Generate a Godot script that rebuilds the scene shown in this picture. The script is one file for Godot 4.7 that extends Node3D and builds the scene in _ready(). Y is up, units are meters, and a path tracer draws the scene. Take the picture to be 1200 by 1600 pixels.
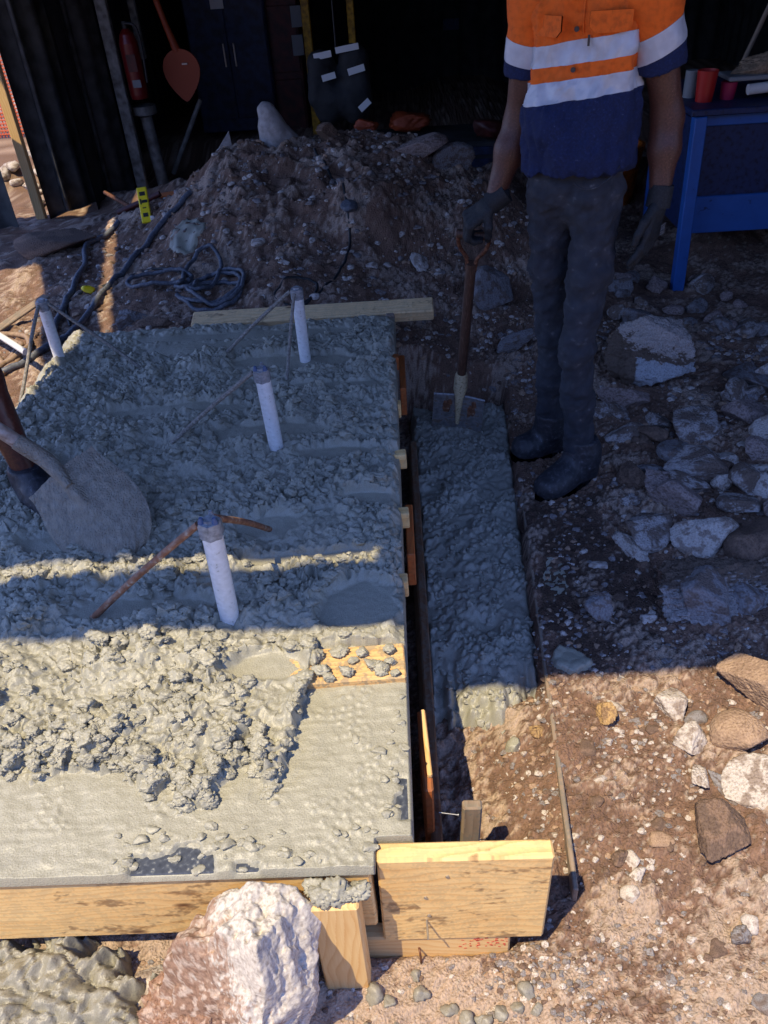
extends Node3D

var M := {}
var taken := {}
var rng := RandomNumberGenerator.new()
var nA := FastNoiseLite.new()   # broad
var nB := FastNoiseLite.new()   # middle
var nC := FastNoiseLite.new()   # fine
var cellL := FastNoiseLite.new()
var cellM := FastNoiseLite.new()
var cellS := FastNoiseLite.new()
var gapL := FastNoiseLite.new()
var gapM := FastNoiseLite.new()
const SLAB := 0.3

func _ready():
	# ---- camera -------------------------------------------------------
	var cam := Camera3D.new()
	cam.name = "camera"
	cam.fov = 65.24
	cam.near = 0.05
	cam.far = 200.0
	add_child(cam)
	cam.position = Vector3(0, 1.6, 0)
	cam.rotation_order = EULER_ORDER_YXZ
	cam.rotation_degrees = Vector3(-37.07, 2.3, -4.16)
	cam.current = true
	# ---- sky, sun, exposure -------------------------------------------
	var env := Environment.new()
	env.background_mode = Environment.BG_SKY
	var sky := Sky.new()
	var sm := ProceduralSkyMaterial.new()
	sm.sky_top_color = Color(0.40, 0.52, 0.80)
	sm.sky_horizon_color = Color(0.69, 0.77, 0.92)
	sm.sky_curve = 0.14
	sm.ground_bottom_color = Color(0.34, 0.27, 0.21)
	sm.ground_horizon_color = Color(0.50, 0.46, 0.42)
	sm.sun_angle_max = 1.0
	sm.energy_multiplier = 2.4
	sky.sky_material = sm
	env.sky = sky
	env.tonemap_mode = Environment.TONE_MAPPER_LINEAR
	env.tonemap_exposure = 1.3
	env.sdfgi_enabled = true
	env.ssao_enabled = true
	env.ssil_enabled = true
	var we := WorldEnvironment.new()
	we.name = "world"
	we.environment = env
	add_child(we)
	var sun := DirectionalLight3D.new()
	sun.name = "sun"
	sun.light_color = Color(1.0, 0.92, 0.75)
	sun.light_energy = 1.6
	sun.light_angular_distance = 0.5
	sun.shadow_enabled = true
	add_child(sun)
	sun.look_at_from_position(Vector3.ZERO, Vector3(0.32, -1.0, -0.33), Vector3.UP)
	# ---- the place ------------------------------------------------------
	noises()
	materials()
	build_ground()
	build_shed()
	build_slab()
	build_trench()
	build_formwork()
	build_anchors()
	build_rocks()
	build_tools()
	build_worker()
	build_second_worker()
	build_cables()
	build_bench()
	build_background()
	build_small_stones()

func noise(n: FastNoiseLite, s: int, f: float, oct: int, cell := false):
	n.seed = s
	n.frequency = f
	if cell:
		n.noise_type = FastNoiseLite.TYPE_CELLULAR
		n.cellular_distance_function = FastNoiseLite.DISTANCE_EUCLIDEAN
		n.cellular_return_type = FastNoiseLite.RETURN_DISTANCE
		n.cellular_jitter = 1.0
		n.fractal_type = FastNoiseLite.FRACTAL_NONE
	else:
		n.noise_type = FastNoiseLite.TYPE_SIMPLEX_SMOOTH
		n.fractal_type = FastNoiseLite.FRACTAL_FBM
		n.fractal_octaves = oct

func noises():
	rng.seed = 77
	noise(nA, 11, 1.6, 3)
	noise(nB, 12, 7.0, 3)
	noise(nC, 13, 40.0, 3)
	noise(cellL, 21, 27.0, 1, true)
	noise(cellM, 22, 52.0, 1, true)
	noise(cellS, 23, 105.0, 1, true)
	noise(gapL, 24, 34.0, 1, true)
	gapL.cellular_return_type = FastNoiseLite.RETURN_DISTANCE2_SUB
	noise(gapM, 25, 80.0, 1, true)
	gapM.cellular_return_type = FastNoiseLite.RETURN_DISTANCE2_SUB

# ---------------------------------------------------------------- helpers
func lin(r: float, g: float, b: float) -> Color:
	return Color(r, g, b).linear_to_srgb()

func ntex(s: int, f: float, oct: int, stops: Array, size := 512, cell := false) -> NoiseTexture2D:
	var n := FastNoiseLite.new()
	n.seed = s
	n.frequency = f
	if cell:
		n.noise_type = FastNoiseLite.TYPE_CELLULAR
	else:
		n.noise_type = FastNoiseLite.TYPE_SIMPLEX_SMOOTH
	n.fractal_octaves = oct
	var t := NoiseTexture2D.new()
	t.width = size
	t.height = size
	t.seamless = true
	t.noise = n
	if stops.size():
		var g := Gradient.new()
		var offs := PackedFloat32Array()
		var cols := PackedColorArray()
		for st in stops:
			offs.append(st[0])
			cols.append(st[1])
		g.offsets = offs
		g.colors = cols
		t.color_ramp = g
	return t

func mat(called: String, c: Color, rough := 0.8, metal := 0.0, tx: Texture2D = null, sc := Vector3.ONE, world := false, bump: Texture2D = null, relief := 0.0) -> StandardMaterial3D:
	var m := StandardMaterial3D.new()
	m.resource_name = called
	m.albedo_color = c
	m.roughness = rough
	m.metallic = metal
	if tx:
		m.albedo_texture = tx
	if bump:
		m.heightmap_enabled = true
		m.heightmap_texture = bump
		m.heightmap_scale = relief
	if tx or bump:
		m.uv1_triplanar = true
		m.uv1_world_triplanar = world
		m.uv1_scale = sc
	M[called] = m
	return m

func vmat(m: StandardMaterial3D) -> StandardMaterial3D:
	m.vertex_color_use_as_albedo = true
	return m

func numbered(called: String) -> String:
	if not taken.has(called):
		taken[called] = 0
		return called
	taken[called] += 1
	return "%s_%03d" % [called, taken[called]]

func thing(called: String, label: String, category: String, group := "", at := Vector3.ZERO) -> Node3D:
	var o := Node3D.new()
	o.name = numbered(called)
	add_child(o)
	o.position = at
	tag(o, label, category, group)
	return o

func tag(o: Node, label: String, category: String, group := ""):
	if label:
		o.set_meta("label", label)
	if category:
		o.set_meta("category", category)
	if group:
		o.set_meta("group", group)

func part(called: String, mesh: Mesh, m: Material, parent: Node) -> MeshInstance3D:
	var o := MeshInstance3D.new()
	o.name = called
	o.mesh = mesh
	o.material_override = m
	parent.add_child(o, true)
	return o

func solo(called: String, mesh: Mesh, m: Material, label: String, category: String, group := "", kind := "") -> MeshInstance3D:
	var o := MeshInstance3D.new()
	o.name = numbered(called)
	o.mesh = mesh
	o.material_override = m
	add_child(o)
	tag(o, label, category, group)
	if kind:
		o.set_meta("kind", kind)
	return o

func amesh(V: PackedVector3Array, N: PackedVector3Array, I: PackedInt32Array, C := PackedColorArray(), U := PackedVector2Array()) -> ArrayMesh:
	var a := []
	a.resize(Mesh.ARRAY_MAX)
	a[Mesh.ARRAY_VERTEX] = V
	a[Mesh.ARRAY_NORMAL] = N
	if C.size():
		a[Mesh.ARRAY_COLOR] = C
	if U.size():
		a[Mesh.ARRAY_TEX_UV] = U
	if I.size():
		a[Mesh.ARRAY_INDEX] = I
	var m := ArrayMesh.new()
	m.add_surface_from_arrays(Mesh.PRIMITIVE_TRIANGLES, a)
	return m

func normals_of(V: PackedVector3Array, I: PackedInt32Array) -> PackedVector3Array:
	var N := PackedVector3Array()
	N.resize(V.size())
	for t in range(0, I.size(), 3):
		var a := V[I[t]]
		var n := (V[I[t + 2]] - a).cross(V[I[t + 1]] - a)
		N[I[t]] += n
		N[I[t + 1]] += n
		N[I[t + 2]] += n
	for i in N.size():
		N[i] = N[i].normalized()
	return N

# bevelled box along local x, centred; uv in metres (u along x)
func cbox(size: Vector3, bev := 0.003, skew := 0.0) -> ArrayMesh:
	var st := SurfaceTool.new()
	st.begin(Mesh.PRIMITIVE_TRIANGLES)
	var h := size * 0.5
	bev = minf(bev, minf(h.x, minf(h.y, h.z)) * 0.45)
	var P := {}
	for sx in [-1, 1]:
		for sy in [-1, 1]:
			for sz in [-1, 1]:
				var s := Vector3(sx, sy, sz)
				for ax in 3:
					var v := h - Vector3.ONE * bev
					v[ax] = h[ax]
					v = v * s
					v.x += skew * v.y
					P[[sx, sy, sz, ax]] = v
	var quads := []
	for ax in 3:
		var b := (ax + 1) % 3
		var c := (ax + 2) % 3
		for s in [-1, 1]:
			var q := []
			for pr in [[-1, -1], [1, -1], [1, 1], [-1, 1]]:
				var k := [0, 0, 0]
				k[ax] = s
				k[b] = pr[0]
				k[c] = pr[1]
				q.append(P[[k[0], k[1], k[2], ax]])
			quads.append(q)
		for sb in [-1, 1]:
			for sc in [-1, 1]:
				var q2 := []
				for pr in [[-1, b], [1, b], [1, c], [-1, c]]:
					var k2 := [0, 0, 0]
					k2[ax] = pr[0]
					k2[b] = sb
					k2[c] = sc
					q2.append(P[[k2[0], k2[1], k2[2], pr[1]]])
				quads.append(q2)
	for sx in [-1, 1]:
		for sy in [-1, 1]:
			for sz in [-1, 1]:
				quads.append([P[[sx, sy, sz, 0]], P[[sx, sy, sz, 1]], P[[sx, sy, sz, 2]]])
	for q in quads:
		var n: Vector3 = (q[1] - q[0]).cross(q[2] - q[0]).normalized()
		var mid: Vector3 = (q[0] + q[1] + q[2]) / 3.0
		var order := [0, 1, 2, 0, 2, 3] if q.size() == 4 else [0, 1, 2]
		var flip := n.dot(mid) > 0
		if not flip:
			n = -n
		if flip:
			order.reverse()
		for i in order:
			var v: Vector3 = q[i]
			st.set_normal(n)
			var uv := Vector2(v.x + h.x, v.y + h.z + v.z)
			if absf(n.x) > 0.8:
				uv = Vector2(v.z * 0.2, v.y)
			st.set_uv(uv)
			st.add_vertex(v)
	return st.commit()

func ring_frame(d: Vector3) -> Array:
	var u := Vector3.UP if absf(d.y) < 0.9 else Vector3.RIGHT
	var s := d.cross(u).normalized()
	return [s, s.cross(d).normalized()]

# swept tube, radii per point (float or Array)
func tube(pts: Array, rad, sides := 8, caps := true, flat := 1.0) -> ArrayMesh:
	var V := PackedVector3Array()
	var N := PackedVector3Array()
	var I := PackedInt32Array()
	var n := pts.size()
	var s := Vector3.ZERO
	for i in n:
		var d: Vector3 = (pts[mini(i + 1, n - 1)] - pts[maxi(i - 1, 0)]).normalized()
		if i == 0:
			s = ring_frame(d)[0]
		else:
			s = (s - d * s.dot(d)).normalized()
		var t := s.cross(d).normalized()
		var r: float = rad[i] if rad is Array else rad
		for k in sides:
			var a := TAU * k / sides
			var nn := s * cos(a) + t * sin(a) * flat
			V.append(pts[i] + nn * r)
			N.append((s * cos(a) + t * sin(a)).normalized())
	for i in n - 1:
		for k in sides:
			var a := i * sides + k
			var b := i * sides + (k + 1) % sides
			I.append_array([a, b, a + sides, b, b + sides, a + sides])
	if caps:
		for e in [0, n - 1]:
			var base := V.size()
			var d2: Vector3 = (pts[0] - pts[1]).normalized() if e == 0 else (pts[n - 1] - pts[n - 2]).normalized()
			V.append(pts[e])
			N.append(d2)
			for k in sides:
				V.append(V[e * sides + k])
				N.append(d2)
			for k in sides:
				if e == 0:
					I.append_array([base, base + 1 + (k + 1) % sides, base + 1 + k])
				else:
					I.append_array([base, base + 1 + k, base + 1 + (k + 1) % sides])
	return amesh(V, N, I)

func lathe(prof: Array, sides := 20, hard := true) -> ArrayMesh:
	# prof: Vector2(radius, y)
	var st := SurfaceTool.new()
	st.begin(Mesh.PRIMITIVE_TRIANGLES)
	for i in prof.size() - 1:
		var a: Vector2 = prof[i]
		var b: Vector2 = prof[i + 1]
		var dn := Vector2(b.y - a.y, a.x - b.x).normalized()
		for k in sides:
			var t0 := TAU * k / sides
			var t1 := TAU * (k + 1) / sides
			var q := []
			for e in [[a, t0], [b, t0], [b, t1], [a, t1]]:
				var c := cos(e[1])
				var s := sin(e[1])
				q.append([Vector3(e[0].x * c, e[0].y, e[0].x * s), Vector3(dn.x * c, dn.y, dn.x * s)])
			for j in [0, 2, 1, 0, 3, 2]:
				st.set_normal(q[j][1])
				st.add_vertex(q[j][0])
	return st.commit()

func spline(pts: Array, per := 8) -> Array:
	var out := []
	var n := pts.size()
	for i in n - 1:
		var p0: Vector3 = pts[maxi(i - 1, 0)]
		var p1: Vector3 = pts[i]
		var p2: Vector3 = pts[i + 1]
		var p3: Vector3 = pts[mini(i + 2, n - 1)]
		for k in per:
			out.append(p1.cubic_interpolate(p2, p0, p3, float(k) / per))
	out.append(pts[n - 1])
	return out

# plate from an outline in the xy plane, thickness along z, centred, bevelled edge left plain
func plate(outline: PackedVector2Array, thick: float) -> ArrayMesh:
	var st := SurfaceTool.new()
	st.begin(Mesh.PRIMITIVE_TRIANGLES)
	var tri := Geometry2D.triangulate_polygon(outline)
	for s in [1, -1]:
		for t in range(0, tri.size(), 3):
			var a := outline[tri[t]]
			var b := outline[tri[t + 1]]
			var c := outline[tri[t + 2]]
			var ccw := (b - a).cross(c - a) > 0
			var ord := [a, c, b] if (ccw == (s > 0)) else [a, b, c]
			for p in ord:
				st.set_normal(Vector3(0, 0, s))
				st.set_uv(p)
				st.add_vertex(Vector3(p.x, p.y, s * thick * 0.5))
	for i in outline.size():
		var a2 := outline[i]
		var b2 := outline[(i + 1) % outline.size()]
		var n2 := Vector3(b2.y - a2.y, a2.x - b2.x, 0).normalized()
		if Geometry2D.is_polygon_clockwise(outline):
			n2 = -n2
		var q := [Vector3(a2.x, a2.y, thick * 0.5), Vector3(b2.x, b2.y, thick * 0.5), Vector3(b2.x, b2.y, -thick * 0.5), Vector3(a2.x, a2.y, -thick * 0.5)]
		for j in [0, 1, 2, 0, 2, 3]:
			st.set_normal(n2)
			st.set_uv(Vector2(q[j].x, q[j].y))
			st.add_vertex(q[j])
	return st.commit()

# height field over non-uniform xs, zs; f(x, z) -> [height, Color]
func field(xs: PackedFloat32Array, zs: PackedFloat32Array, f: Callable) -> ArrayMesh:
	var nx := xs.size()
	var nz := zs.size()
	var V := PackedVector3Array()
	var C := PackedColorArray()
	var N := PackedVector3Array()
	var I := PackedInt32Array()
	V.resize(nx * nz)
	C.resize(nx * nz)
	N.resize(nx * nz)
	for j in nz:
		for i in nx:
			var r: Array = f.call(xs[i], zs[j])
			V[j * nx + i] = Vector3(xs[i] + r[2], r[0], zs[j] + r[3]) if r.size() > 2 else Vector3(xs[i], r[0], zs[j])
			C[j * nx + i] = r[1]
	I.resize((nx - 1) * (nz - 1) * 6)
	var w := 0
	for j in nz - 1:
		for i in nx - 1:
			var a := j * nx + i
			I[w] = a
			I[w + 1] = a + 1
			I[w + 2] = a + nx
			I[w + 3] = a + 1
			I[w + 4] = a + nx + 1
			I[w + 5] = a + nx
			w += 6
	for j in nz:
		for i in nx:
			var a2 := V[j * nx + maxi(i - 1, 0)]
			var b2 := V[j * nx + mini(i + 1, nx - 1)]
			var c2 := V[maxi(j - 1, 0) * nx + i]
			var d2 := V[mini(j + 1, nz - 1) * nx + i]
			var n := (d2 - c2).cross(b2 - a2)
			if n.y < 0:
				n = -n
			N[j * nx + i] = n.normalized()
	return amesh(V, N, I, C)

func steps(parts: Array) -> PackedFloat32Array:
	# parts: [[from, to, step], ...]
	var out := PackedFloat32Array()
	for p in parts:
		var n := maxi(1, int(round(absf(p[1] - p[0]) / p[2])))
		for k in n:
			out.append(lerpf(p[0], p[1], float(k) / n))
	out.append(parts[-1][1])
	return out

# ---------------------------------------------------------------- rock shapes
var ico_cache := {}
func ico(level: int) -> Array:
	if ico_cache.has(level):
		return ico_cache[level]
	var t := (1.0 + sqrt(5.0)) / 2.0
	var V := []
	for p in [[-1, t, 0], [1, t, 0], [-1, -t, 0], [1, -t, 0], [0, -1, t], [0, 1, t], [0, -1, -t], [0, 1, -t], [t, 0, -1], [t, 0, 1], [-t, 0, -1], [-t, 0, 1]]:
		V.append(Vector3(p[0], p[1], p[2]).normalized())
	var F := [0, 11, 5, 0, 5, 1, 0, 1, 7, 0, 7, 10, 0, 10, 11, 1, 5, 9, 5, 11, 4, 11, 10, 2, 10, 7, 6, 7, 1, 8, 3, 9, 4, 3, 4, 2, 3, 2, 6, 3, 6, 8, 3, 8, 9, 4, 9, 5, 2, 4, 11, 6, 2, 10, 8, 6, 7, 9, 8, 1]
	for l in level:
		var mids := {}
		var F2 := []
		for k in range(0, F.size(), 3):
			var m := []
			for e in [[0, 1], [1, 2], [2, 0]]:
				var a: int = F[k + e[0]]
				var b: int = F[k + e[1]]
				var key := mini(a, b) * 100000 + maxi(a, b)
				if not mids.has(key):
					mids[key] = V.size()
					V.append(((V[a] + V[b]) * 0.5).normalized())
				m.append(mids[key])
			F2.append_array([F[k], m[0], m[2], F[k + 1], m[1], m[0], F[k + 2], m[2], m[1], m[0], m[1], m[2]])
		F = F2
	ico_cache[level] = [V, F]
	return ico_cache[level]

# faceted stone of about unit radius; rough: noise depth; planes: how many cut faces; paint(p, n) -> Color
func stone(s: int, level := 3, planes := 11, rough := 0.06, size := Vector3.ONE, paint = null, sharp := 0.0, craggy := false) -> ArrayMesh:
	var r := RandomNumberGenerator.new()
	r.seed = s
	var cut := []
	for i in planes:
		var d := Vector3(r.randfn(), r.randfn(), r.randfn()).normalized()
		cut.append([d, r.randf_range(0.44, 0.88)])
	var base := ico(level)
	var V := PackedVector3Array()
	var off := Vector3(s * 3.17, s * 1.31, s * 2.23)
	for p in base[0]:
		var d: float = 1.15
		for c in cut:
			var dp: float = p.dot(c[0])
			if dp > 0.05:
				var q: float = c[1] / dp
				var h := maxf(0.05 - absf(d - q), 0.0) / 0.05
				d = minf(d, q) - h * h * 0.0125 * (1.0 - sharp)
		var q2: Vector3 = p * d
		var e := nA.get_noise_3dv(q2 * 0.9 + off) * 0.6 + nB.get_noise_3dv(q2 * 0.55 + off) * 0.7 + nC.get_noise_3dv(q2 * 0.22 + off) * 0.5
		if craggy:
			e = nA.get_noise_3dv(q2 * 0.7 + off) * 1.0 - absf(nA.get_noise_3dv(q2 * Vector3(0.6, 0.4, 0.6) - off)) * 0.7 + 0.9 * minf(0.0, nB.get_noise_3dv(q2 * Vector3(0.4, 0.28, 0.4) + off) + 0.08) + nB.get_noise_3dv(q2 * 0.6 - off) * 0.2 + nC.get_noise_3dv(q2 * 0.3 + off) * 0.10
			q2 *= Vector3(1.0 - 0.22 * q2.y, 1.0, 1.0 - 0.15 * q2.y)
		V.append((q2 + p * e * rough) * size)
	var I := PackedInt32Array(base[1])
	var N := normals_of(V, I)
	if N[0].dot(V[0]) < 0:
		for t in range(0, I.size(), 3):
			var x := I[t + 1]
			I[t + 1] = I[t + 2]
			I[t + 2] = x
		N = normals_of(V, I)
	var C := PackedColorArray()
	if paint is Callable:
		for i in V.size():
			C.append(paint.call(V[i] / size, N[i], off))
	return amesh(V, N, I, C)

func multi(called: String, mesh: Mesh, m: Material, xf: Array, cols: Array, parent: Node) -> MultiMeshInstance3D:
	var mm := MultiMesh.new()
	mm.transform_format = MultiMesh.TRANSFORM_3D
	mm.use_colors = cols.size() > 0
	mm.mesh = mesh
	mm.instance_count = xf.size()
	for i in xf.size():
		mm.set_instance_transform(i, xf[i])
		if cols.size():
			mm.set_instance_color(i, cols[i])
	var o := MultiMeshInstance3D.new()
	o.name = called if parent != self else numbered(called)
	o.multimesh = mm
	o.material_override = m
	parent.add_child(o, true)
	o.set_meta("kind", "stuff")
	return o

func any_turn() -> Basis:
	return Basis(Quaternion(Vector3(rng.randfn(), rng.randfn(), rng.randfn()).normalized(), rng.randf() * TAU))

# ---------------------------------------------------------------- smooth bodies (surface nets)
# prims: [a, b, ra, rb] or [a, b, ra, rb, axis, squash]
func sdf(prims: Array, cell: float, k: float, clips := []) -> Array:
	var lo := Vector3.ONE * 1e9
	var hi := -lo
	for p in prims:
		var r := maxf(p[2], p[3])
		lo = lo.min(p[0].min(p[1]) - Vector3.ONE * r)
		hi = hi.max(p[0].max(p[1]) + Vector3.ONE * r)
	lo -= Vector3.ONE * (cell * 2.5 + k * 0.3)
	hi += Vector3.ONE * (cell * 2.5 + k * 0.3)
	var nx := int((hi.x - lo.x) / cell) + 2
	var ny := int((hi.y - lo.y) / cell) + 2
	var nz := int((hi.z - lo.z) / cell) + 2
	var g := PackedFloat32Array()
	g.resize(nx * ny * nz)
	g.fill(1.0)
	for p in prims:
		var a: Vector3 = p[0]
		var ab: Vector3 = p[1] - p[0]
		var ra: float = p[2]
		var dr: float = p[3] - p[2]
		var pad := Vector3.ONE * (maxf(p[2], p[3]) + k + 2.0 * cell)
		var q0: Vector3 = (p[0].min(p[1]) - pad - lo) / cell
		var q1: Vector3 = (p[0].max(p[1]) + pad - lo) / cell
		var sq: bool = p.size() > 4
		var ax: Vector3 = p[4] if sq else Vector3.ZERO
		var fac: float = p[5] - 1.0 if sq else 0.0
		if sq:
			ab += ax * ab.dot(ax) * fac
		var l2 := maxf(ab.length_squared(), 1e-9)
		for z in range(maxi(0, int(q0.z)), mini(nz, int(q1.z) + 2)):
			for y in range(maxi(0, int(q0.y)), mini(ny, int(q1.y) + 2)):
				var row := (z * ny + y) * nx
				for x in range(maxi(0, int(q0.x)), mini(nx, int(q1.x) + 2)):
					var w := lo + Vector3(x, y, z) * cell - a
					if sq:
						w += ax * w.dot(ax) * fac
					var t := clampf(w.dot(ab) / l2, 0.0, 1.0)
					var d := (w - ab * t).length() - ra - dr * t
					var o := g[row + x]
					var h := maxf(k - absf(o - d), 0.0) / k
					g[row + x] = minf(o, d) - h * h * k * 0.25
	for c in clips:
		var cn: Vector3 = c[0]
		var i := 0
		for z in nz:
			for y in ny:
				for x in nx:
					var e: float = cn.dot(lo + Vector3(x, y, z) * cell) - c[1]
					if e > g[i]:
						g[i] = e
					i += 1
	var V := PackedVector3Array()
	var I := PackedInt32Array()
	var at := PackedInt32Array()
	at.resize(g.size())
	at.fill(-1)
	var sx := 1
	var sy := nx
	var sz := nx * ny
	var offs := [0, sx, sy, sx + sy, sz, sx + sz, sy + sz, sx + sy + sz]
	for z in nz - 1:
		for y in ny - 1:
			for x in nx - 1:
				var i0 := z * sz + y * sy + x
				if absf(g[i0]) > cell * 2.2:
					continue
				var m := 0
				for j in 8:
					if g[i0 + offs[j]] < 0:
						m += 1
				if m == 0 or m == 8:
					continue
				var s := Vector3.ZERO
				var cnt := 0
				for e in [[0, 1], [2, 3], [4, 5], [6, 7], [0, 2], [1, 3], [4, 6], [5, 7], [0, 4], [1, 5], [2, 6], [3, 7]]:
					var g0 := g[i0 + offs[e[0]]]
					var g1 := g[i0 + offs[e[1]]]
					if (g0 < 0) != (g1 < 0):
						var t2 := g0 / (g0 - g1)
						var p0 := Vector3(e[0] & 1, (e[0] >> 1) & 1, e[0] >> 2)
						var p1 := Vector3(e[1] & 1, (e[1] >> 1) & 1, e[1] >> 2)
						s += p0.lerp(p1, t2)
						cnt += 1
				at[i0] = V.size()
				V.append(lo + (Vector3(x, y, z) + s / cnt) * cell)
	for z in range(1, nz - 1):
		for y in range(1, ny - 1):
			for x in range(1, nx - 1):
				var i1 := z * sz + y * sy + x
				if at[i1] < 0:
					continue
				var inside := g[i1] < 0
				for ax2 in 3:
					var d1: int = [sx, sy, sz][ax2]
					if (g[i1 + d1] < 0) == inside:
						continue
					var u: int = [sy, sz, sx][ax2]
					var v: int = [sz, sx, sy][ax2]
					var qa := at[i1]
					var qb := at[i1 - u]
					var qc := at[i1 - u - v]
					var qd := at[i1 - v]
					if qb < 0 or qc < 0 or qd < 0:
						continue
					if inside:
						I.append_array([qa, qc, qb, qa, qd, qc])
					else:
						I.append_array([qa, qb, qc, qa, qc, qd])
	return [V, I]

func body_mesh(prims: Array, cell: float, k: float, clips := [], wr := 0.0, wf := 1.0, dir := Vector3.ONE) -> Array:
	var r := sdf(prims, cell, k, clips)
	var V: PackedVector3Array = r[0]
	var I: PackedInt32Array = r[1]
	var N := normals_of(V, I)
	var mid := Vector3.ZERO
	for v in V:
		mid += v / V.size()
	var out := 0.0
	for i in V.size():
		out += N[i].dot(V[i] - mid)
	if out < 0:
		for t in range(0, I.size(), 3):
			var x := I[t + 1]
			I[t + 1] = I[t + 2]
			I[t + 2] = x
		N = normals_of(V, I)
	if wr > 0:
		for i in V.size():
			var p := V[i] * dir * wf
			var e := nB.get_noise_3dv(p) + 0.6 * absf(nB.get_noise_3dv(p * 1.9 + Vector3(5, 3, 1))) - 0.2
			V[i] += N[i] * e * wr
		N = normals_of(V, I)
	return [V, I, N]

func bmesh(r: Array) -> ArrayMesh:
	return amesh(r[0], r[2], r[1])

# triangle soup [P, N] from body mesh
func soup(r: Array) -> Array:
	var P := PackedVector3Array()
	var N := PackedVector3Array()
	for i in r[1]:
		P.append(r[0][i])
		N.append(r[2][i])
	return [P, N]

# cut a soup by f(p) = n.p - c ; returns [below, above]
func cut_soup(s: Array, n: Vector3, c: float, bend := 0.0) -> Array:
	var out := [[PackedVector3Array(), PackedVector3Array()], [PackedVector3Array(), PackedVector3Array()]]
	var P: PackedVector3Array = s[0]
	var N: PackedVector3Array = s[1]
	for t in range(0, P.size(), 3):
		var d := [0.0, 0.0, 0.0]
		for j in 3:
			d[j] = n.dot(P[t + j]) - c + bend * nB.get_noise_3dv(P[t + j] * 0.8)
		for side in 2:
			var pp := []
			var pn := []
			for j in 3:
				var a: float = d[j]
				var b: float = d[(j + 1) % 3]
				var ina := (a >= 0) == (side == 1)
				var inb := (b >= 0) == (side == 1)
				if ina:
					pp.append(P[t + j])
					pn.append(N[t + j])
				if ina != inb:
					var k := a / (a - b)
					pp.append(P[t + j].lerp(P[t + (j + 1) % 3], k))
					pn.append(N[t + j].lerp(N[t + (j + 1) % 3], k).normalized())
			for q in range(1, pp.size() - 1):
				for w in [0, q, q + 1]:
					out[side][0].append(pp[w])
					out[side][1].append(pn[w])
	return out

func soup_mesh(s: Array, lift := 0.0) -> ArrayMesh:
	var P: PackedVector3Array = s[0]
	if lift != 0.0:
		for i in P.size():
			P[i] += s[1][i] * lift
	return amesh(P, s[1], PackedInt32Array())

# ---------------------------------------------------------------- materials
func wood_image(s: int, light: Color, dark: Color, w := 768, h := 384, stain := 0.0, dirt := 0.0) -> ImageTexture:
	# u: 0.9 m along the grain, v: 0.45 m across; light/dark are sRGB
	var im := Image.create(w, h, false, Image.FORMAT_RGB8)
	var r := RandomNumberGenerator.new()
	r.seed = s
	var knots := []
	for i in 5:
		knots.append([r.randf() * w, r.randf() * h, r.randf_range(7, 13)])
	var n := FastNoiseLite.new()
	n.seed = s
	n.frequency = 0.01
	n.fractal_octaves = 3
	for y in h:
		for x in w:
			var vv := float(y)
			var core := 0.0
			for kn in knots:
				var dx: float = (x - kn[0]) * 0.35
				var dy: float = y - kn[1]
				var d := sqrt(dx * dx + dy * dy)
				var e := exp(-d / (kn[2] * 1.4))
				vv += (1.0 if dy > 0 else -1.0) * e * kn[2] * 1.5
				core = maxf(core, clampf(1.25 - d / (kn[2] * 0.45), 0.0, 1.0))
			var warp := n.get_noise_2d(x * 0.25, vv * 0.6) * 26.0 + n.get_noise_2d(x * 0.05 + 900, vv * 0.2) * 60.0
			var ringv := (vv + warp) * 0.075
			var f := ringv - floorf(ringv)
			var late := pow(f, 3.0) * 0.42
			var fine := n.get_noise_2d(x * 1.2 + 300, y * 30.0) * 0.16
			var t := clampf(late + fine + 0.12 + n.get_noise_2d(x * 0.4, y * 0.4 + 500) * 0.15, 0.0, 1.0)
			var c := light.lerp(dark, t)
			c = c.lerp(Color(0.30, 0.17, 0.09), core * 0.8)
			if stain > 0.0:
				var q := n.get_noise_2d(x * 1.1 + 77, y * 2.4 + 33) + 0.5 * n.get_noise_2d(x * 6.0, y * 9.0)
				var area := n.get_noise_2d(x * 0.25 + 40, y * 0.3 + 11)
				if q > 0.22 and area > 0.02:
					c = c.lerp(Color(0.36, 0.25, 0.16), stain * clampf((q - 0.22) * 2.5, 0.0, 1.0))
			if dirt > 0.0:
				var q3 := n.get_noise_2d(x * 3.0 + 170, y * 3.0) * 0.7 + n.get_noise_2d(x * 12.0 + 170, y * 12.0) * 0.6
				c = c.lerp(Color(0.44, 0.43, 0.40), dirt * clampf(q3 * 4.0 + 0.3, 0.0, 1.0))
			im.set_pixel(x, y, c)
	im.generate_mipmaps()
	return ImageTexture.create_from_image(im)

func wood(called: String, tx: Texture2D, rough := 0.75, tint := Color.WHITE) -> StandardMaterial3D:
	var m := StandardMaterial3D.new()
	m.resource_name = called
	m.albedo_texture = tx
	m.albedo_color = tint
	m.roughness = rough
	m.uv1_scale = Vector3(1.0 / 0.9, 1.0 / 0.45, 1)
	m.heightmap_enabled = true
	m.heightmap_texture = tx
	m.heightmap_scale = 0.12
	M[called] = m
	return m

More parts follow.
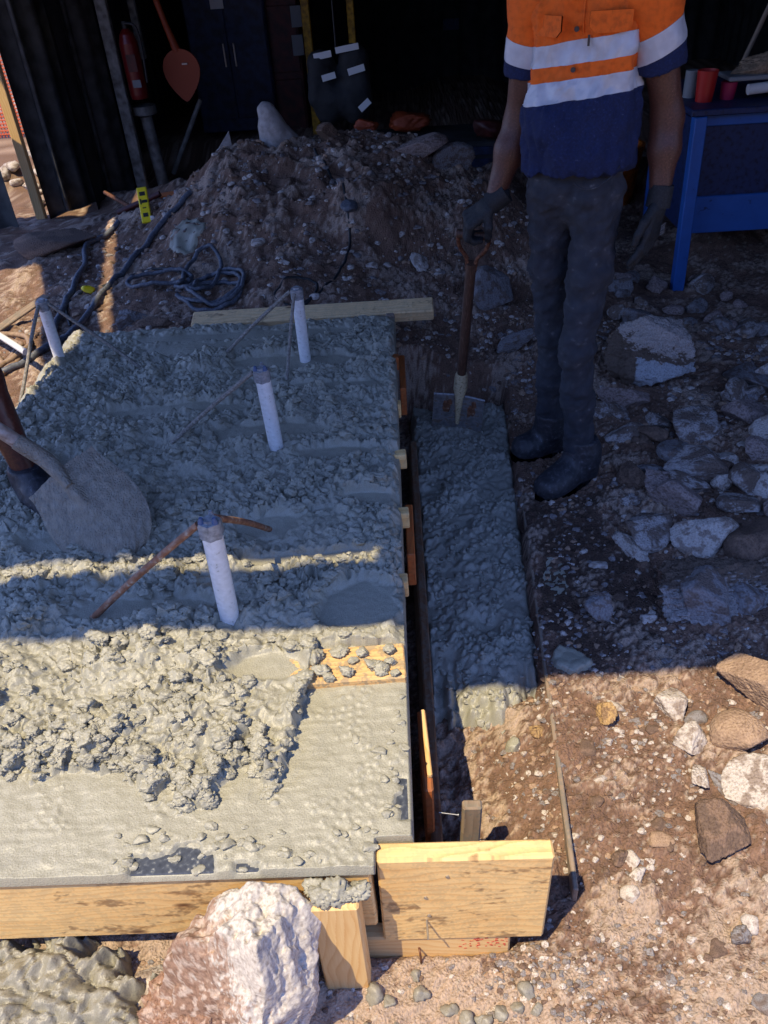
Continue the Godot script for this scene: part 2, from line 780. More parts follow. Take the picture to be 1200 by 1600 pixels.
func materials():
	var W := Color.WHITE
	var fine := ntex(31, 0.05, 5, [], 512)
	var grit := ntex(32, 0.12, 4, [], 512)
	var pebble := ntex(33, 0.06, 3, [], 512, true)
	M.fine_tex = fine
	# fresh concrete: grey paste, sand grains lighter and darker
	var ct := ntex(40, 0.09, 5, [[0.0, Color(0.70, 0.70, 0.70)], [0.42, Color(0.93, 0.93, 0.93)], [0.6, W], [0.8, Color(0.96, 0.96, 0.95)], [1.0, Color(0.84, 0.84, 0.85)]], 1024)
	vmat(mat("concrete", W, 0.48, 0.0, ct, Vector3.ONE * 3.1, true, grit, 0.09))
	vmat(mat("concrete_clod", W, 0.5, 0.0, ct, Vector3.ONE * 3.7, true))
	# soil
	var dt := ntex(41, 0.05, 6, [[0.0, Color(0.62, 0.60, 0.58)], [0.35, Color(0.84, 0.83, 0.82)], [0.6, W], [0.86, Color(0.98, 0.93, 0.87)], [1.0, Color(0.88, 0.86, 0.84)]], 1024)
	vmat(mat("soil", W, 0.95, 0.0, dt, Vector3.ONE * 2.3, true, grit, 0.5))
	# stones
	var rt := ntex(42, 0.03, 6, [[0.0, Color(0.55, 0.52, 0.50)], [0.4, Color(0.86, 0.84, 0.83)], [0.62, W], [1.0, Color(0.80, 0.77, 0.74)]], 1024)
	vmat(mat("stone", W, 0.9, 0.0, rt, Vector3.ONE * 4.0, true, fine, 0.45))
	vmat(mat("boulder", W, 0.92, 0.0, rt, Vector3.ONE * 3.0, true, fine, 0.16))
	vmat(mat("small_stone", W, 0.92, 0.0, rt, Vector3.ONE * 9.0, true))
	# timber
	var fresh := wood_image(3, Color(0.90, 0.77, 0.55), Color(0.79, 0.56, 0.31), 768, 384, 0.0, 0.0)
	var stained := wood_image(9, Color(0.93, 0.80, 0.56), Color(0.80, 0.575, 0.31), 768, 384, 0.5, 0.12)
	var muddy := wood_image(5, Color(0.86, 0.72, 0.50), Color(0.68, 0.47, 0.27), 768, 384, 0.35, 0.45)
	var old := wood_image(6, Color(0.46, 0.33, 0.23), Color(0.24, 0.15, 0.10), 512, 256, 0.4, 0.5)
	wood("wood_fresh", fresh)
	wood("wood_stained", stained)
	wood("wood_muddy", muddy)
	wood("wood_old", old, 0.85)
	wood("wood_pale", wood_image(15, Color(0.90, 0.79, 0.60), Color(0.76, 0.58, 0.38), 768, 384, 0.3, 0.12))
	wood("wood_orange", wood_image(8, Color(0.76, 0.42, 0.20), Color(0.55, 0.25, 0.10), 512, 256, 0.3, 0.15), 0.7)
	wood("wood_grey", wood_image(7, Color(0.60, 0.53, 0.46), Color(0.38, 0.31, 0.26), 512, 256, 0.2, 0.5), 0.9)
	# metal, plastic
	var rust := ntex(44, 0.03, 5, [[0.0, Color(0.16, 0.09, 0.06)], [0.4, Color(0.34, 0.20, 0.13)], [0.62, Color(0.46, 0.29, 0.20)], [1.0, Color(0.58, 0.50, 0.44)]], 512)
	mat("rusty_steel", W, 0.75, 0.3, rust, Vector3.ONE * 5.0, false, fine, 0.08)
	var pipe_t := ntex(45, 0.035, 6, [[0.0, Color(0.50, 0.49, 0.46)], [0.12, Color(0.66, 0.65, 0.61)], [0.20, Color(0.86, 0.86, 0.85)], [1.0, Color(0.95, 0.95, 0.95)]], 512)
	mat("white_pipe", W, 0.42, 0.0, pipe_t, Vector3.ONE * 3.0)
	mat("galvanised", lin(0.48, 0.50, 0.53), 0.45, 0.15, ntex(46, 0.03, 4, [[0.0, Color(0.6, 0.6, 0.6)], [1.0, W]], 256), Vector3.ONE * 9.0)
	mat("blue_film", lin(0.07, 0.12, 0.24), 0.4)
	mat("rust_brace", W, 0.8, 0.2, ntex(47, 0.02, 5, [[0.0, Color(0.40, 0.26, 0.19)], [0.5, Color(0.57, 0.40, 0.30)], [0.66, Color(0.64, 0.48, 0.38)], [0.76, Color(0.70, 0.66, 0.60)], [1.0, Color(0.74, 0.72, 0.67)]], 512), Vector3.ONE * 3.0, false, fine, 0.06)
	mat("mud_brace", W, 0.85, 0.0, ntex(48, 0.03, 5, [[0.0, Color(0.30, 0.27, 0.24)], [0.5, Color(0.50, 0.48, 0.45)], [1.0, Color(0.72, 0.71, 0.68)]], 512), Vector3.ONE * 6.0, false, fine, 0.06)
	mat("film_ply", W, 0.38, 0.0, ntex(49, 0.04, 6, [[0.0, Color(0.20, 0.22, 0.26)], [0.6, Color(0.28, 0.30, 0.34)], [0.74, Color(0.38, 0.40, 0.42)], [0.82, Color(0.56, 0.56, 0.54)], [1.0, Color(0.62, 0.61, 0.58)]], 512), Vector3.ONE * 3.5)
	mat("nail", lin(0.5, 0.5, 0.5), 0.35, 0.9)
	# shed
	var sheet := ntex(50, 0.012, 5, [[0.0, Color(0.50, 0.48, 0.46)], [0.5, Color(0.8, 0.8, 0.8)], [1.0, W]], 512)
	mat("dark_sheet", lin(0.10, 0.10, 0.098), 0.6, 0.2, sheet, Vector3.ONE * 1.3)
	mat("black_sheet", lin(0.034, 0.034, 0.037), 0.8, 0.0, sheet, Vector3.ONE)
	mat("post_paint", lin(0.30, 0.30, 0.28), 0.6, 0.1, sheet, Vector3.ONE * 2.0)
	mat("roof_sheet", lin(0.10, 0.10, 0.105), 0.7, 0.3, sheet, Vector3.ONE)
	mat("yellow_paint", lin(0.62, 0.33, 0.012), 0.55, 0.0, sheet, Vector3.ONE * 3.0)
	mat("bench_blue", lin(0.018, 0.105, 0.38), 0.5, 0.0, ntex(52, 0.02, 6, [[0.0, Color(0.5, 0.36, 0.33)], [0.14, Color(0.7, 0.66, 0.66)], [0.22, Color(0.93, 0.93, 0.93)], [1.0, W]], 512), Vector3.ONE * 1.1, false, fine, 0.03)
	mat("bench_navy", lin(0.011, 0.026, 0.10), 0.55, 0.0, ntex(53, 0.02, 6, [[0.0, Color(0.5, 0.45, 0.5)], [0.4, Color(0.9, 0.9, 0.9)], [1.0, W]], 512), Vector3.ONE * 3.0)
	mat("red_plastic", lin(0.42, 0.015, 0.012), 0.4)
	mat("pink_plastic", lin(0.34, 0.012, 0.06), 0.4)
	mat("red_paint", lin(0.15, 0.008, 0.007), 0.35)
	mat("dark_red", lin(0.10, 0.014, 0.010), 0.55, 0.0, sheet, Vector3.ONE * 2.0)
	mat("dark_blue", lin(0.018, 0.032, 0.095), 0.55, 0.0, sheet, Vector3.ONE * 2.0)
	mat("orange_paint", lin(0.30, 0.048, 0.012), 0.6)
	mat("orange_plastic", lin(0.60, 0.14, 0.008), 0.45, 0.0, sheet, Vector3.ONE * 5.0)
	mat("black_rubber", lin(0.018, 0.019, 0.021), 0.55)
	mat("grey_hose", W, 0.6, 0.0, ntex(54, 0.03, 5, [[0.0, Color(0.22, 0.23, 0.26)], [0.6, Color(0.34, 0.36, 0.40)], [1.0, Color(0.55, 0.55, 0.56)]], 256), Vector3.ONE * 8.0)
	mat("tan_hose", W, 0.7, 0.0, ntex(55, 0.03, 5, [[0.0, Color(0.42, 0.34, 0.27)], [1.0, Color(0.66, 0.56, 0.47)]], 256), Vector3.ONE * 8.0)
	mat("level_yellow", lin(0.80, 0.62, 0.015), 0.4)
	mat("print_black", lin(0.015, 0.015, 0.015), 0.5)
	mat("white_matt", lin(0.62, 0.62, 0.62), 0.7)
	mat("paper", lin(0.22, 0.23, 0.24), 0.8)
	mat("pale_sack", W, 0.85, 0.0, ntex(56, 0.02, 5, [[0.0, Color(0.45, 0.43, 0.42)], [1.0, Color(0.72, 0.70, 0.69)]], 256), Vector3.ONE * 4.0)
	mat("beige_cloth", W, 0.95, 0.0, ntex(57, 0.05, 5, [[0.0, Color(0.36, 0.30, 0.24)], [1.0, Color(0.66, 0.57, 0.47)]], 256), Vector3.ONE * 5.0, false, fine, 0.3)
	# worker
	var weave := ntex(60, 0.3, 2, [], 256)
	mat("shirt_orange", lin(0.88, 0.15, 0.008), 0.85, 0.0, ntex(61, 0.02, 5, [[0.0, Color(0.80, 0.78, 0.76)], [0.5, Color(0.95, 0.95, 0.95)], [1.0, W]], 512), Vector3.ONE * 4.0, false, weave, 0.05)
	mat("shirt_navy", W, 0.9, 0.0, ntex(62, 0.06, 6, [[0.0, Color(0.04, 0.085, 0.22)], [0.66, Color(0.065, 0.13, 0.30)], [0.80, Color(0.085, 0.16, 0.33)], [0.9, Color(0.26, 0.30, 0.40)], [1.0, Color(0.5, 0.52, 0.56)]], 512), Vector3.ONE * 3.5, false, weave, 0.05)
	mat("reflective", lin(0.60, 0.64, 0.70), 0.38, 0.0, ntex(63, 0.02, 4, [[0.0, Color(0.82, 0.82, 0.84)], [1.0, W]], 256), Vector3.ONE * 4.0, false, weave, 0.02)
	mat("jeans", W, 0.92, 0.0, ntex(64, 0.02, 7, [[0.0, Color(0.125, 0.14, 0.175)], [0.5, Color(0.175, 0.19, 0.225)], [0.82, Color(0.225, 0.235, 0.265)], [0.93, Color(0.36, 0.365, 0.385)], [1.0, Color(0.52, 0.52, 0.52)]], 512), Vector3.ONE * 2.0, false, weave, 0.06)
	mat("skin", W, 0.5, 0.0, ntex(65, 0.09, 6, [[0.0, Color(0.24, 0.145, 0.115)], [0.5, Color(0.33, 0.205, 0.165)], [0.80, Color(0.38, 0.245, 0.20)], [0.9, Color(0.52, 0.43, 0.38)], [1.0, Color(0.66, 0.61, 0.57)]], 512), Vector3.ONE * 3.0, false, grit, 0.05)
	mat("skin_red", W, 0.38, 0.0, ntex(66, 0.06, 6, [[0.0, Color(0.20, 0.095, 0.065)], [0.5, Color(0.33, 0.16, 0.105)], [0.86, Color(0.40, 0.21, 0.15)], [1.0, Color(0.60, 0.52, 0.47)]], 512), Vector3.ONE * 3.0, false, grit, 0.04)
	mat("glove", W, 0.75, 0.0, ntex(67, 0.04, 5, [[0.0, Color(0.05, 0.065, 0.085)], [0.55, Color(0.10, 0.12, 0.145)], [0.85, Color(0.17, 0.185, 0.20)], [1.0, Color(0.36, 0.36, 0.36)]], 512), Vector3.ONE * 6.0, false, weave, 0.06)
	mat("boot", W, 0.55, 0.0, ntex(68, 0.035, 6, [[0.0, Color(0.11, 0.11, 0.13)], [0.5, Color(0.16, 0.165, 0.19)], [0.72, Color(0.22, 0.225, 0.25)], [0.86, Color(0.33, 0.34, 0.37)], [1.0, Color(0.58, 0.59, 0.62)]], 512), Vector3.ONE * 3.0, false, grit, 0.1)
	mat("sole", lin(0.05, 0.045, 0.045), 0.8)
	mat("button", lin(0.03, 0.025, 0.03), 0.35)
	mat("hair", lin(0.012, 0.010, 0.010), 0.9)
	mat("blade", W, 0.5, 0.1, ntex(69, 0.03, 6, [[0.0, Color(0.36, 0.33, 0.31)], [0.42, Color(0.52, 0.52, 0.52)], [0.6, Color(0.60, 0.60, 0.60)], [0.72, Color(0.50, 0.40, 0.31)], [1.0, Color(0.58, 0.52, 0.44)]], 512), Vector3.ONE * 2.0, false, fine, 0.08)
	mat("cream_paint", W, 0.5, 0.0, ntex(70, 0.03, 6, [[0.0, Color(0.36, 0.26, 0.17)], [0.25, Color(0.56, 0.45, 0.32)], [0.35, Color(0.82, 0.76, 0.60)], [1.0, Color(0.88, 0.83, 0.70)]], 512), Vector3.ONE * 6.0)
	mat("handle_wood", W, 0.55, 0.0, ntex(71, 0.03, 5, [[0.0, Color(0.18, 0.12, 0.09)], [0.6, Color(0.33, 0.23, 0.18)], [1.0, Color(0.50, 0.42, 0.37)]], 512), Vector3(12, 1.5, 12))
	mat("shovel_coat", W, 0.7, 0.0, ntex(72, 0.03, 6, [[0.0, Color(0.34, 0.28, 0.24)], [0.14, Color(0.46, 0.42, 0.38)], [0.24, Color(0.49, 0.455, 0.40)], [0.6, Color(0.55, 0.52, 0.465)], [1.0, Color(0.61, 0.585, 0.53)]], 512), Vector3.ONE * 2.2, false, grit, 0.6)
	mat("mesh_orange", lin(0.65, 0.13, 0.05), 0.6)

# ---------------------------------------------------------------- ground
var coarse := PackedFloat32Array()
const GX0 := -4.0
const GZ0 := -7.0
const GS := 0.05
const GNX := 161
const GNZ := 141

func trench_right(z: float) -> float:
	return 0.298 + 0.0615 * (-z - 0.825)

func build_heights():
	var P := [[-1.4, -0.4, 0.0], [-0.8, -0.5, 0.0], [-0.4, -0.5, -0.01], [0.0, -0.55, -0.05], [0.15, -0.65, -0.06], [0.4, -0.5, -0.02], [0.9, -0.5, 0.0], [1.5, -0.5, 0.02],
		[0.5, -1.2, 0.0], [0.9, -1.2, 0.03], [1.4, -1.2, 0.06], [0.5, -2.0, 0.0], [0.9, -2.0, 0.02], [1.4, -2.0, 0.05], [0.5, -2.6, 0.0], [1.0, -2.8, 0.02], [1.6, -2.8, 0.02],
		[0.3, -3.15, 0.02], [0.6, -3.4, 0.07], [1.0, -3.5, 0.05], [1.4, -3.7, 0.0], [2.2, -3.8, 0.0], [2.2, -2.5, 0.05], [2.2, -1.0, 0.08],
		[0.0, -3.15, 0.18], [-0.4, -3.1, 0.22], [-0.9, -3.1, 0.22], [-1.4, -3.1, 0.20], [-1.6, -2.6, 0.14], [-1.9, -3.5, 0.18], [-1.5, -2.0, 0.08], [-2.2, -2.5, 0.08],
		[0.15, -3.6, 0.22], [-0.4, -3.6, 0.33], [-0.9, -3.6, 0.28], [-1.4, -3.7, 0.24], [0.4, -3.6, 0.14],
		[0.3, -4.0, 0.36], [-0.1, -4.1, 0.54], [-0.6, -4.1, 0.51], [-1.0, -4.1, 0.40], [-1.4, -4.2, 0.27], [-1.8, -4.3, 0.24],
		[0.0, -4.5, 0.63], [-0.3, -4.5, 0.655], [-0.6, -4.5, 0.65], [-0.92, -4.4, 0.60], [-1.3, -4.6, 0.33], [0.38, -4.3, 0.52], [0.6, -4.0, 0.36], [0.75, -3.75, 0.14], [0.95, -4.3, 0.05],
		[0.0, -4.9, 0.52], [-0.6, -4.9, 0.52], [0.5, -4.9, 0.25], [-1.2, -5.0, 0.25], [0.0, -5.5, 0.1], [-0.6, -5.5, 0.12], [1.2, -5.0, 0.0], [-1.8, -5.0, 0.12], [-2.3, -5.3, 0.05], [-2.3, -4.6, 0.14], [2.5, -5.5, 0.0], [0.0, -6.5, 0.0], [-1.5, -6.3, 0.02], [1.5, -6.5, 0.0], [-2.6, -6.0, 0.0], [-3.0, -3.5, 0.1], [-3.3, -1.5, 0.05], [-3.5, -5.5, 0.02], [3.3, -4.5, 0.0], [3.5, -2.0, 0.05]]
	coarse.resize(GNX * GNZ)
	for j in GNZ:
		for i in GNX:
			var x := GX0 + i * GS
			var z := GZ0 + j * GS
			var s := 0.0
			var w := 1e-9
			for p in P:
				var dx: float = x - p[0]
				var dz: float = z - p[1]
				var d2 := dx * dx + dz * dz
				var e := exp(-d2 / 0.065) + 0.0004 / (d2 + 0.02)
				s += e * p[2]
				w += e
			coarse[j * GNX + i] = s / w

func base_h(x: float, z: float) -> float:
	var u := clampf((x - GX0) / GS, 0.0, GNX - 1.001)
	var v := clampf((z - GZ0) / GS, 0.0, GNZ - 1.001)
	var i := int(u)
	var j := int(v)
	var a := j * GNX + i
	var fu := u - i
	var fv := v - j
	return lerpf(lerpf(coarse[a], coarse[a + 1], fu), lerpf(coarse[a + GNX], coarse[a + GNX + 1], fu), fv)

func in_trench(x: float, z: float) -> float:
	var wob := 0.012 * nB.get_noise_2d(x * 3.0, z)
	var a := smoothstep(-0.16, -0.10, x) * (1.0 - smoothstep(trench_right(z) - 0.035 + wob, trench_right(z) + 0.0 + wob, x))
	return a * smoothstep(-3.06, -2.92, z) * (1.0 - smoothstep(-0.77, -0.72, z))

# medium height of the soil, without fine grain
func soil_h(x: float, z: float) -> float:
	var h := base_h(x, z)
	var heap := smoothstep(0.1, 0.5, h)
	h += nA.get_noise_2d(x, z) * (0.012 + 0.05 * heap) + nB.get_noise_2d(x, z) * (0.010 + 0.028 * heap)
	var t := in_trench(x, z)
	if t > 0.0:
		var floor_h := lerpf(-0.135, lerpf(-0.11, -0.035, smoothstep(-1.42, -1.30, z)), smoothstep(0.06, 0.29, x)) + nB.get_noise_2d(x * 1.3, z * 1.3) * 0.014
		h = lerpf(h, floor_h, t)
	return h

func soil_at(x: float, z: float) -> Array:
	if x > -1.2 and x < -0.12 and z > -2.85 and z < -0.9:
		return [-0.1, Color(0.15, 0.1, 0.07)]
	var h := soil_h(x, z)
	var fine := nC.get_noise_2d(x, z)
	var q := cellM.get_noise_2d(x * 0.62, z * 0.62) + 1.0
	var q2 := cellS.get_noise_2d(x * 0.7, z * 0.7) + 1.0
	var area := nB.get_noise_2d(x * 0.5 + 40, z * 0.5)
	var lump := maxf(0.0, 1.0 - q * q * 2.2)
	var lump2 := maxf(0.0, 1.0 - q2 * q2 * 2.2)
	var pale := smoothstep(-0.86, -0.70, z + 0.14 * nA.get_noise_2d(x * 2.0, z * 2.0) + 0.06 * nB.get_noise_2d(x, z)) # dry dusty ground by the boards
	var dusty := smoothstep(0.02, 0.30, area + 0.6 * fine + 0.3 * nC.get_noise_2d(x * 2.7, z * 2.7) + 0.55 * pale - 0.12 + 0.16 * smoothstep(0.6, 1.0, x) * smoothstep(-1.7, -1.0, z))
	h += lump * 0.013 * smoothstep(-0.15, 0.35, area) * (1.0 - 0.65 * pale) + lump2 * 0.006 * (1.0 - 0.5 * pale) + fine * 0.006
	var c := Color(0.195, 0.118, 0.083)
	var wet := smoothstep(0.0, 0.03, minf(minf(x - 0.35, 0.66 - x), minf(z + 2.15, -1.42 - z)) + 0.10 * nB.get_noise_2d(x * 0.8 + 5, z * 0.8) + 0.02 * fine)
	c = c * (1.0 - 0.55 * wet)
	var tone := 1.0 + 0.35 * nB.get_noise_2d(x * 1.7 + 9, z * 1.7) + 0.25 * fine
	c = c * tone
	c = c.lerp(Color(0.455, 0.355, 0.28) * (1.0 + 0.2 * fine), dusty * 0.8)
	# pale lime crumbs in the soil
	var crumb := nC.get_noise_2d(x * 1.6 + 70, z * 1.6)
	var crumb_area := nA.get_noise_2d(x * 1.8 + 12, z * 1.8 + 5)
	if crumb > 0.47 - 0.2 * crumb_area:
		c = c.lerp(Color(0.46, 0.40, 0.34), 0.6 * smoothstep(0.0, 0.06, crumb - 0.47 + 0.2 * crumb_area))
	return [h, c]

func build_ground():
	build_heights()
	var xs := steps([[-60.0, -8.0, 8.0], [-8.0, -3.0, 0.5], [-3.0, -1.9, 0.03], [-1.9, -0.9, 0.012], [-0.9, 0.0, 0.010], [0.0, 1.15, 0.0062], [1.15, 2.2, 0.014], [2.2, 3.4, 0.06], [3.4, 60.0, 7.0]])
	var zs := steps([[-80.0, -9.0, 8.0], [-9.0, -6.0, 0.2], [-6.0, -4.6, 0.03], [-4.6, -3.0, 0.011], [-3.0, -1.6, 0.008], [-1.6, -0.46, 0.0062], [-0.46, 0.4, 0.06], [0.4, 6.0, 0.5], [6.0, 60.0, 6.0]])
	var g := solo("ground", field(xs, zs, soil_at), M.soil, "brown rubble strewn soil of the work site", "", "", "structure")
	g.set_meta("kind", "structure")

# ---------------------------------------------------------------- shed
func ribbed(w: float, h: float, pitch: float, depth: float, thick := 0.004) -> ArrayMesh:
	# sheet in the xy plane, ribs run along y, origin at lower left
	var V := PackedVector3Array()
	var I := PackedInt32Array()
	var n := maxi(2, int(w / pitch) * 6)
	for s in 2:
		for i in n + 1:
			var x := w * i / n
			var d := depth * smoothstep(0.2, 0.75, cos(TAU * x / pitch)) - s * thick
			V.append(Vector3(x, 0, d))
			V.append(Vector3(x, h, d))
	for s in 2:
		for i in n:
			var a := s * (n + 1) * 2 + i * 2
			if s == 0:
				I.append_array([a, a + 1, a + 2, a + 2, a + 1, a + 3])
			else:
				I.append_array([a, a + 2, a + 1, a + 2, a + 3, a + 1])
	return amesh(V, normals_of(V, I), I)

func slab_of(poly: Array, y: float, thick: float) -> ArrayMesh:
	# horizontal plate from [x, z] corners
	var o := PackedVector2Array()
	for p in poly:
		o.append(Vector2(p[0], p[1]))
	var m := plate(o, thick)
	var st := SurfaceTool.new()
	st.append_from(m, 0, Transform3D(Basis(Vector3(1, 0, 0), Vector3(0, 0, 1), Vector3(0, 1, 0)), Vector3(0, y, 0)))
	return st.commit()

func build_shed():
	var s := thing("workshop_shed", "dark open fronted workshop shed shading the slab, heap and bench", "shed")
	# the sun falls along (0.32, -1, -0.33): edges at 2.8 m shade what lies 0.8 m right and 0.83 m behind
	part("roof_sheet", slab_of([[-2.06, -0.71], [-0.86, -0.71], [-0.86, -0.64], [6.0, -0.64], [6.0, -9.6], [-2.58, -9.6], [-2.52, -4.45], [-2.36, -3.75], [-2.05, -2.3]], 2.8, 0.03), M.roof_sheet, s)
	part("roof_sheet", slab_of([[-2.115, -2.3], [-2.425, -3.75], [-2.585, -4.45], [-2.66, -9.6], [-2.98, -9.6], [-2.98, -4.62], [-4.6, -4.62], [-4.6, -3.3], [-2.62, -3.15], [-2.36, -2.3], [-2.14, -1.75]], 2.8, 0.03), M.roof_sheet, s)
	var beam := part("fascia_beam", cbox(Vector3(9.6, 0.06, 0.195), 0.004), M.roof_sheet, s)
	beam.position = Vector3(1.2, 2.8, -0.555)
	# back and right walls
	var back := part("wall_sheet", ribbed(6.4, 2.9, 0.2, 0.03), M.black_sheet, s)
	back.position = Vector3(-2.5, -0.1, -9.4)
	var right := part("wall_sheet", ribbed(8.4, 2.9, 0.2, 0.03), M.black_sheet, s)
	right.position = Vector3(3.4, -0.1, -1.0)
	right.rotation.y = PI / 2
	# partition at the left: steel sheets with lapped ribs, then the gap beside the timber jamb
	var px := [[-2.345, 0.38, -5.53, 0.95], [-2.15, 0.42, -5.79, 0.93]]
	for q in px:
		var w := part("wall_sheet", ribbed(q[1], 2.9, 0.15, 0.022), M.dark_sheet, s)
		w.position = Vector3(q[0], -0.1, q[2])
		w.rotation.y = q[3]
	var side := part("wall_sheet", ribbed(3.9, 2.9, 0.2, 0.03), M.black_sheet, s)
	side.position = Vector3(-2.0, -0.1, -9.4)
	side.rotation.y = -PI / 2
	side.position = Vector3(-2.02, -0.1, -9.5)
	var lap := part("wall_sheet", ribbed(0.9, 1.05, 0.15, 0.02), M.dark_sheet, s)
	lap.position = Vector3(-3.38, -0.1, -5.32)
	lap.rotation.y = 0.05
	for q in [[-2.235, -5.64, 0.030, 0.05], [-2.02, -5.93, 0.026, 0.04]]:
		var r := part("wall_rib", cbox(Vector3(q[2], 2.8, q[3]), 0.006), M.dark_sheet, s)
		r.position = Vector3(q[0], 1.3, q[1])
	var jamb := part("door_jamb", cbox(Vector3(2.9, 0.06, 0.05), 0.004), M.wood_fresh, s)
	jamb.rotation.z = PI / 2
	jamb.position = Vector3(-2.385, 1.35, -5.52)
	var post := part("post", cbox(Vector3(0.075, 2.9, 0.05), 0.005), M.post_paint, s)
	post.position = Vector3(-1.80, 1.40, -6.0)
	var post2 := part("post", cbox(Vector3(0.05, 2.0, 0.04), 0.005), M.post_paint, s)
	post2.position = Vector3(-1.70, 1.85, -6.35)
	var brace := part("brace", tube([Vector3(-1.64, 0.10, -6.3), Vector3(-1.34, 0.585, -6.3)], 0.018, 6), M.post_paint, s)
	brace.name = "brace"

# ---------------------------------------------------------------- the slab of fresh concrete
func rough_in(x: float, z: float) -> float:
	# metres inside the heaped mass (negative outside it, where paste is smeared thin over the sheet)
	var wob := 0.035 * nB.get_noise_2d(x * 1.2, z * 1.2) + 0.03 * nB.get_noise_2d(x * 3.1, z * 3.1 + 8)
	var edge := -0.965
	edge = lerpf(edge, -0.885, smoothstep(-0.60, -0.50, x) * (1.0 - smoothstep(-0.28, -0.235, x)))
	edge = lerpf(edge, -1.00, smoothstep(-0.40, -0.35, x) * (1.0 - smoothstep(-0.33, -0.28, x)) * 0.7)
	edge = lerpf(edge, -1.215, smoothstep(-0.265, -0.215, x))
	return edge - z - wob

func rough_at(x: float, z: float) -> float:
	return smoothstep(-0.01, 0.02, rough_in(x, z))

var smooth_spots := [[-0.35, -2.62, 0.30, 0.06], [-0.72, -2.77, 0.3, 0.07], [-0.13, -1.34, 0.11, 0.09], [-0.64, -1.36, 0.2, 0.045], [-0.36, -1.66, 0.10, 0.05], [-0.45, -2.13, 0.22, 0.05],
	[-0.2, -2.0, 0.13, 0.04], [-0.75, -2.3, 0.28, 0.035], [-0.3, -2.42, 0.3, 0.03], [-0.33, -1.16, 0.10, 0.05], [-0.1, -1.75, 0.1, 0.03], [-0.6, -2.88, 0.5, 0.04], [-0.95, -1.62, 0.1, 0.05], [-0.25, -1.52, 0.2, 0.03]]

func lumps_at(x: float, z: float) -> float:
	var s := 0.0
	for p in smooth_spots:
		var dz: float = (z - p[1]) / p[3]
		if absf(dz) > 1.25:
			continue
		var dx: float = (x - p[0]) / p[2]
		s = maxf(s, 1.0 - smoothstep(0.55, 1.15, dx * dx + dz * dz + 0.5 * nB.get_noise_2d(x, z)))
	return 1.0 - s

const NOGGINS := [[-1.163, 0.25, 0.098, 0.322, "wood_muddy", -0.150], [-1.436, 0.12, 0.035, 0.313, "wood_fresh", -0.072], [-1.700, 0.10, 0.034, 0.316, "wood_stained", -0.052], [-1.985, 0.10, 0.036, 0.316, "wood_stained", -0.052], [-2.29, 0.08, 0.034, 0.312, "wood_stained", -0.052], [-2.63, 0.10, 0.036, 0.311, "wood_orange", -0.062]]

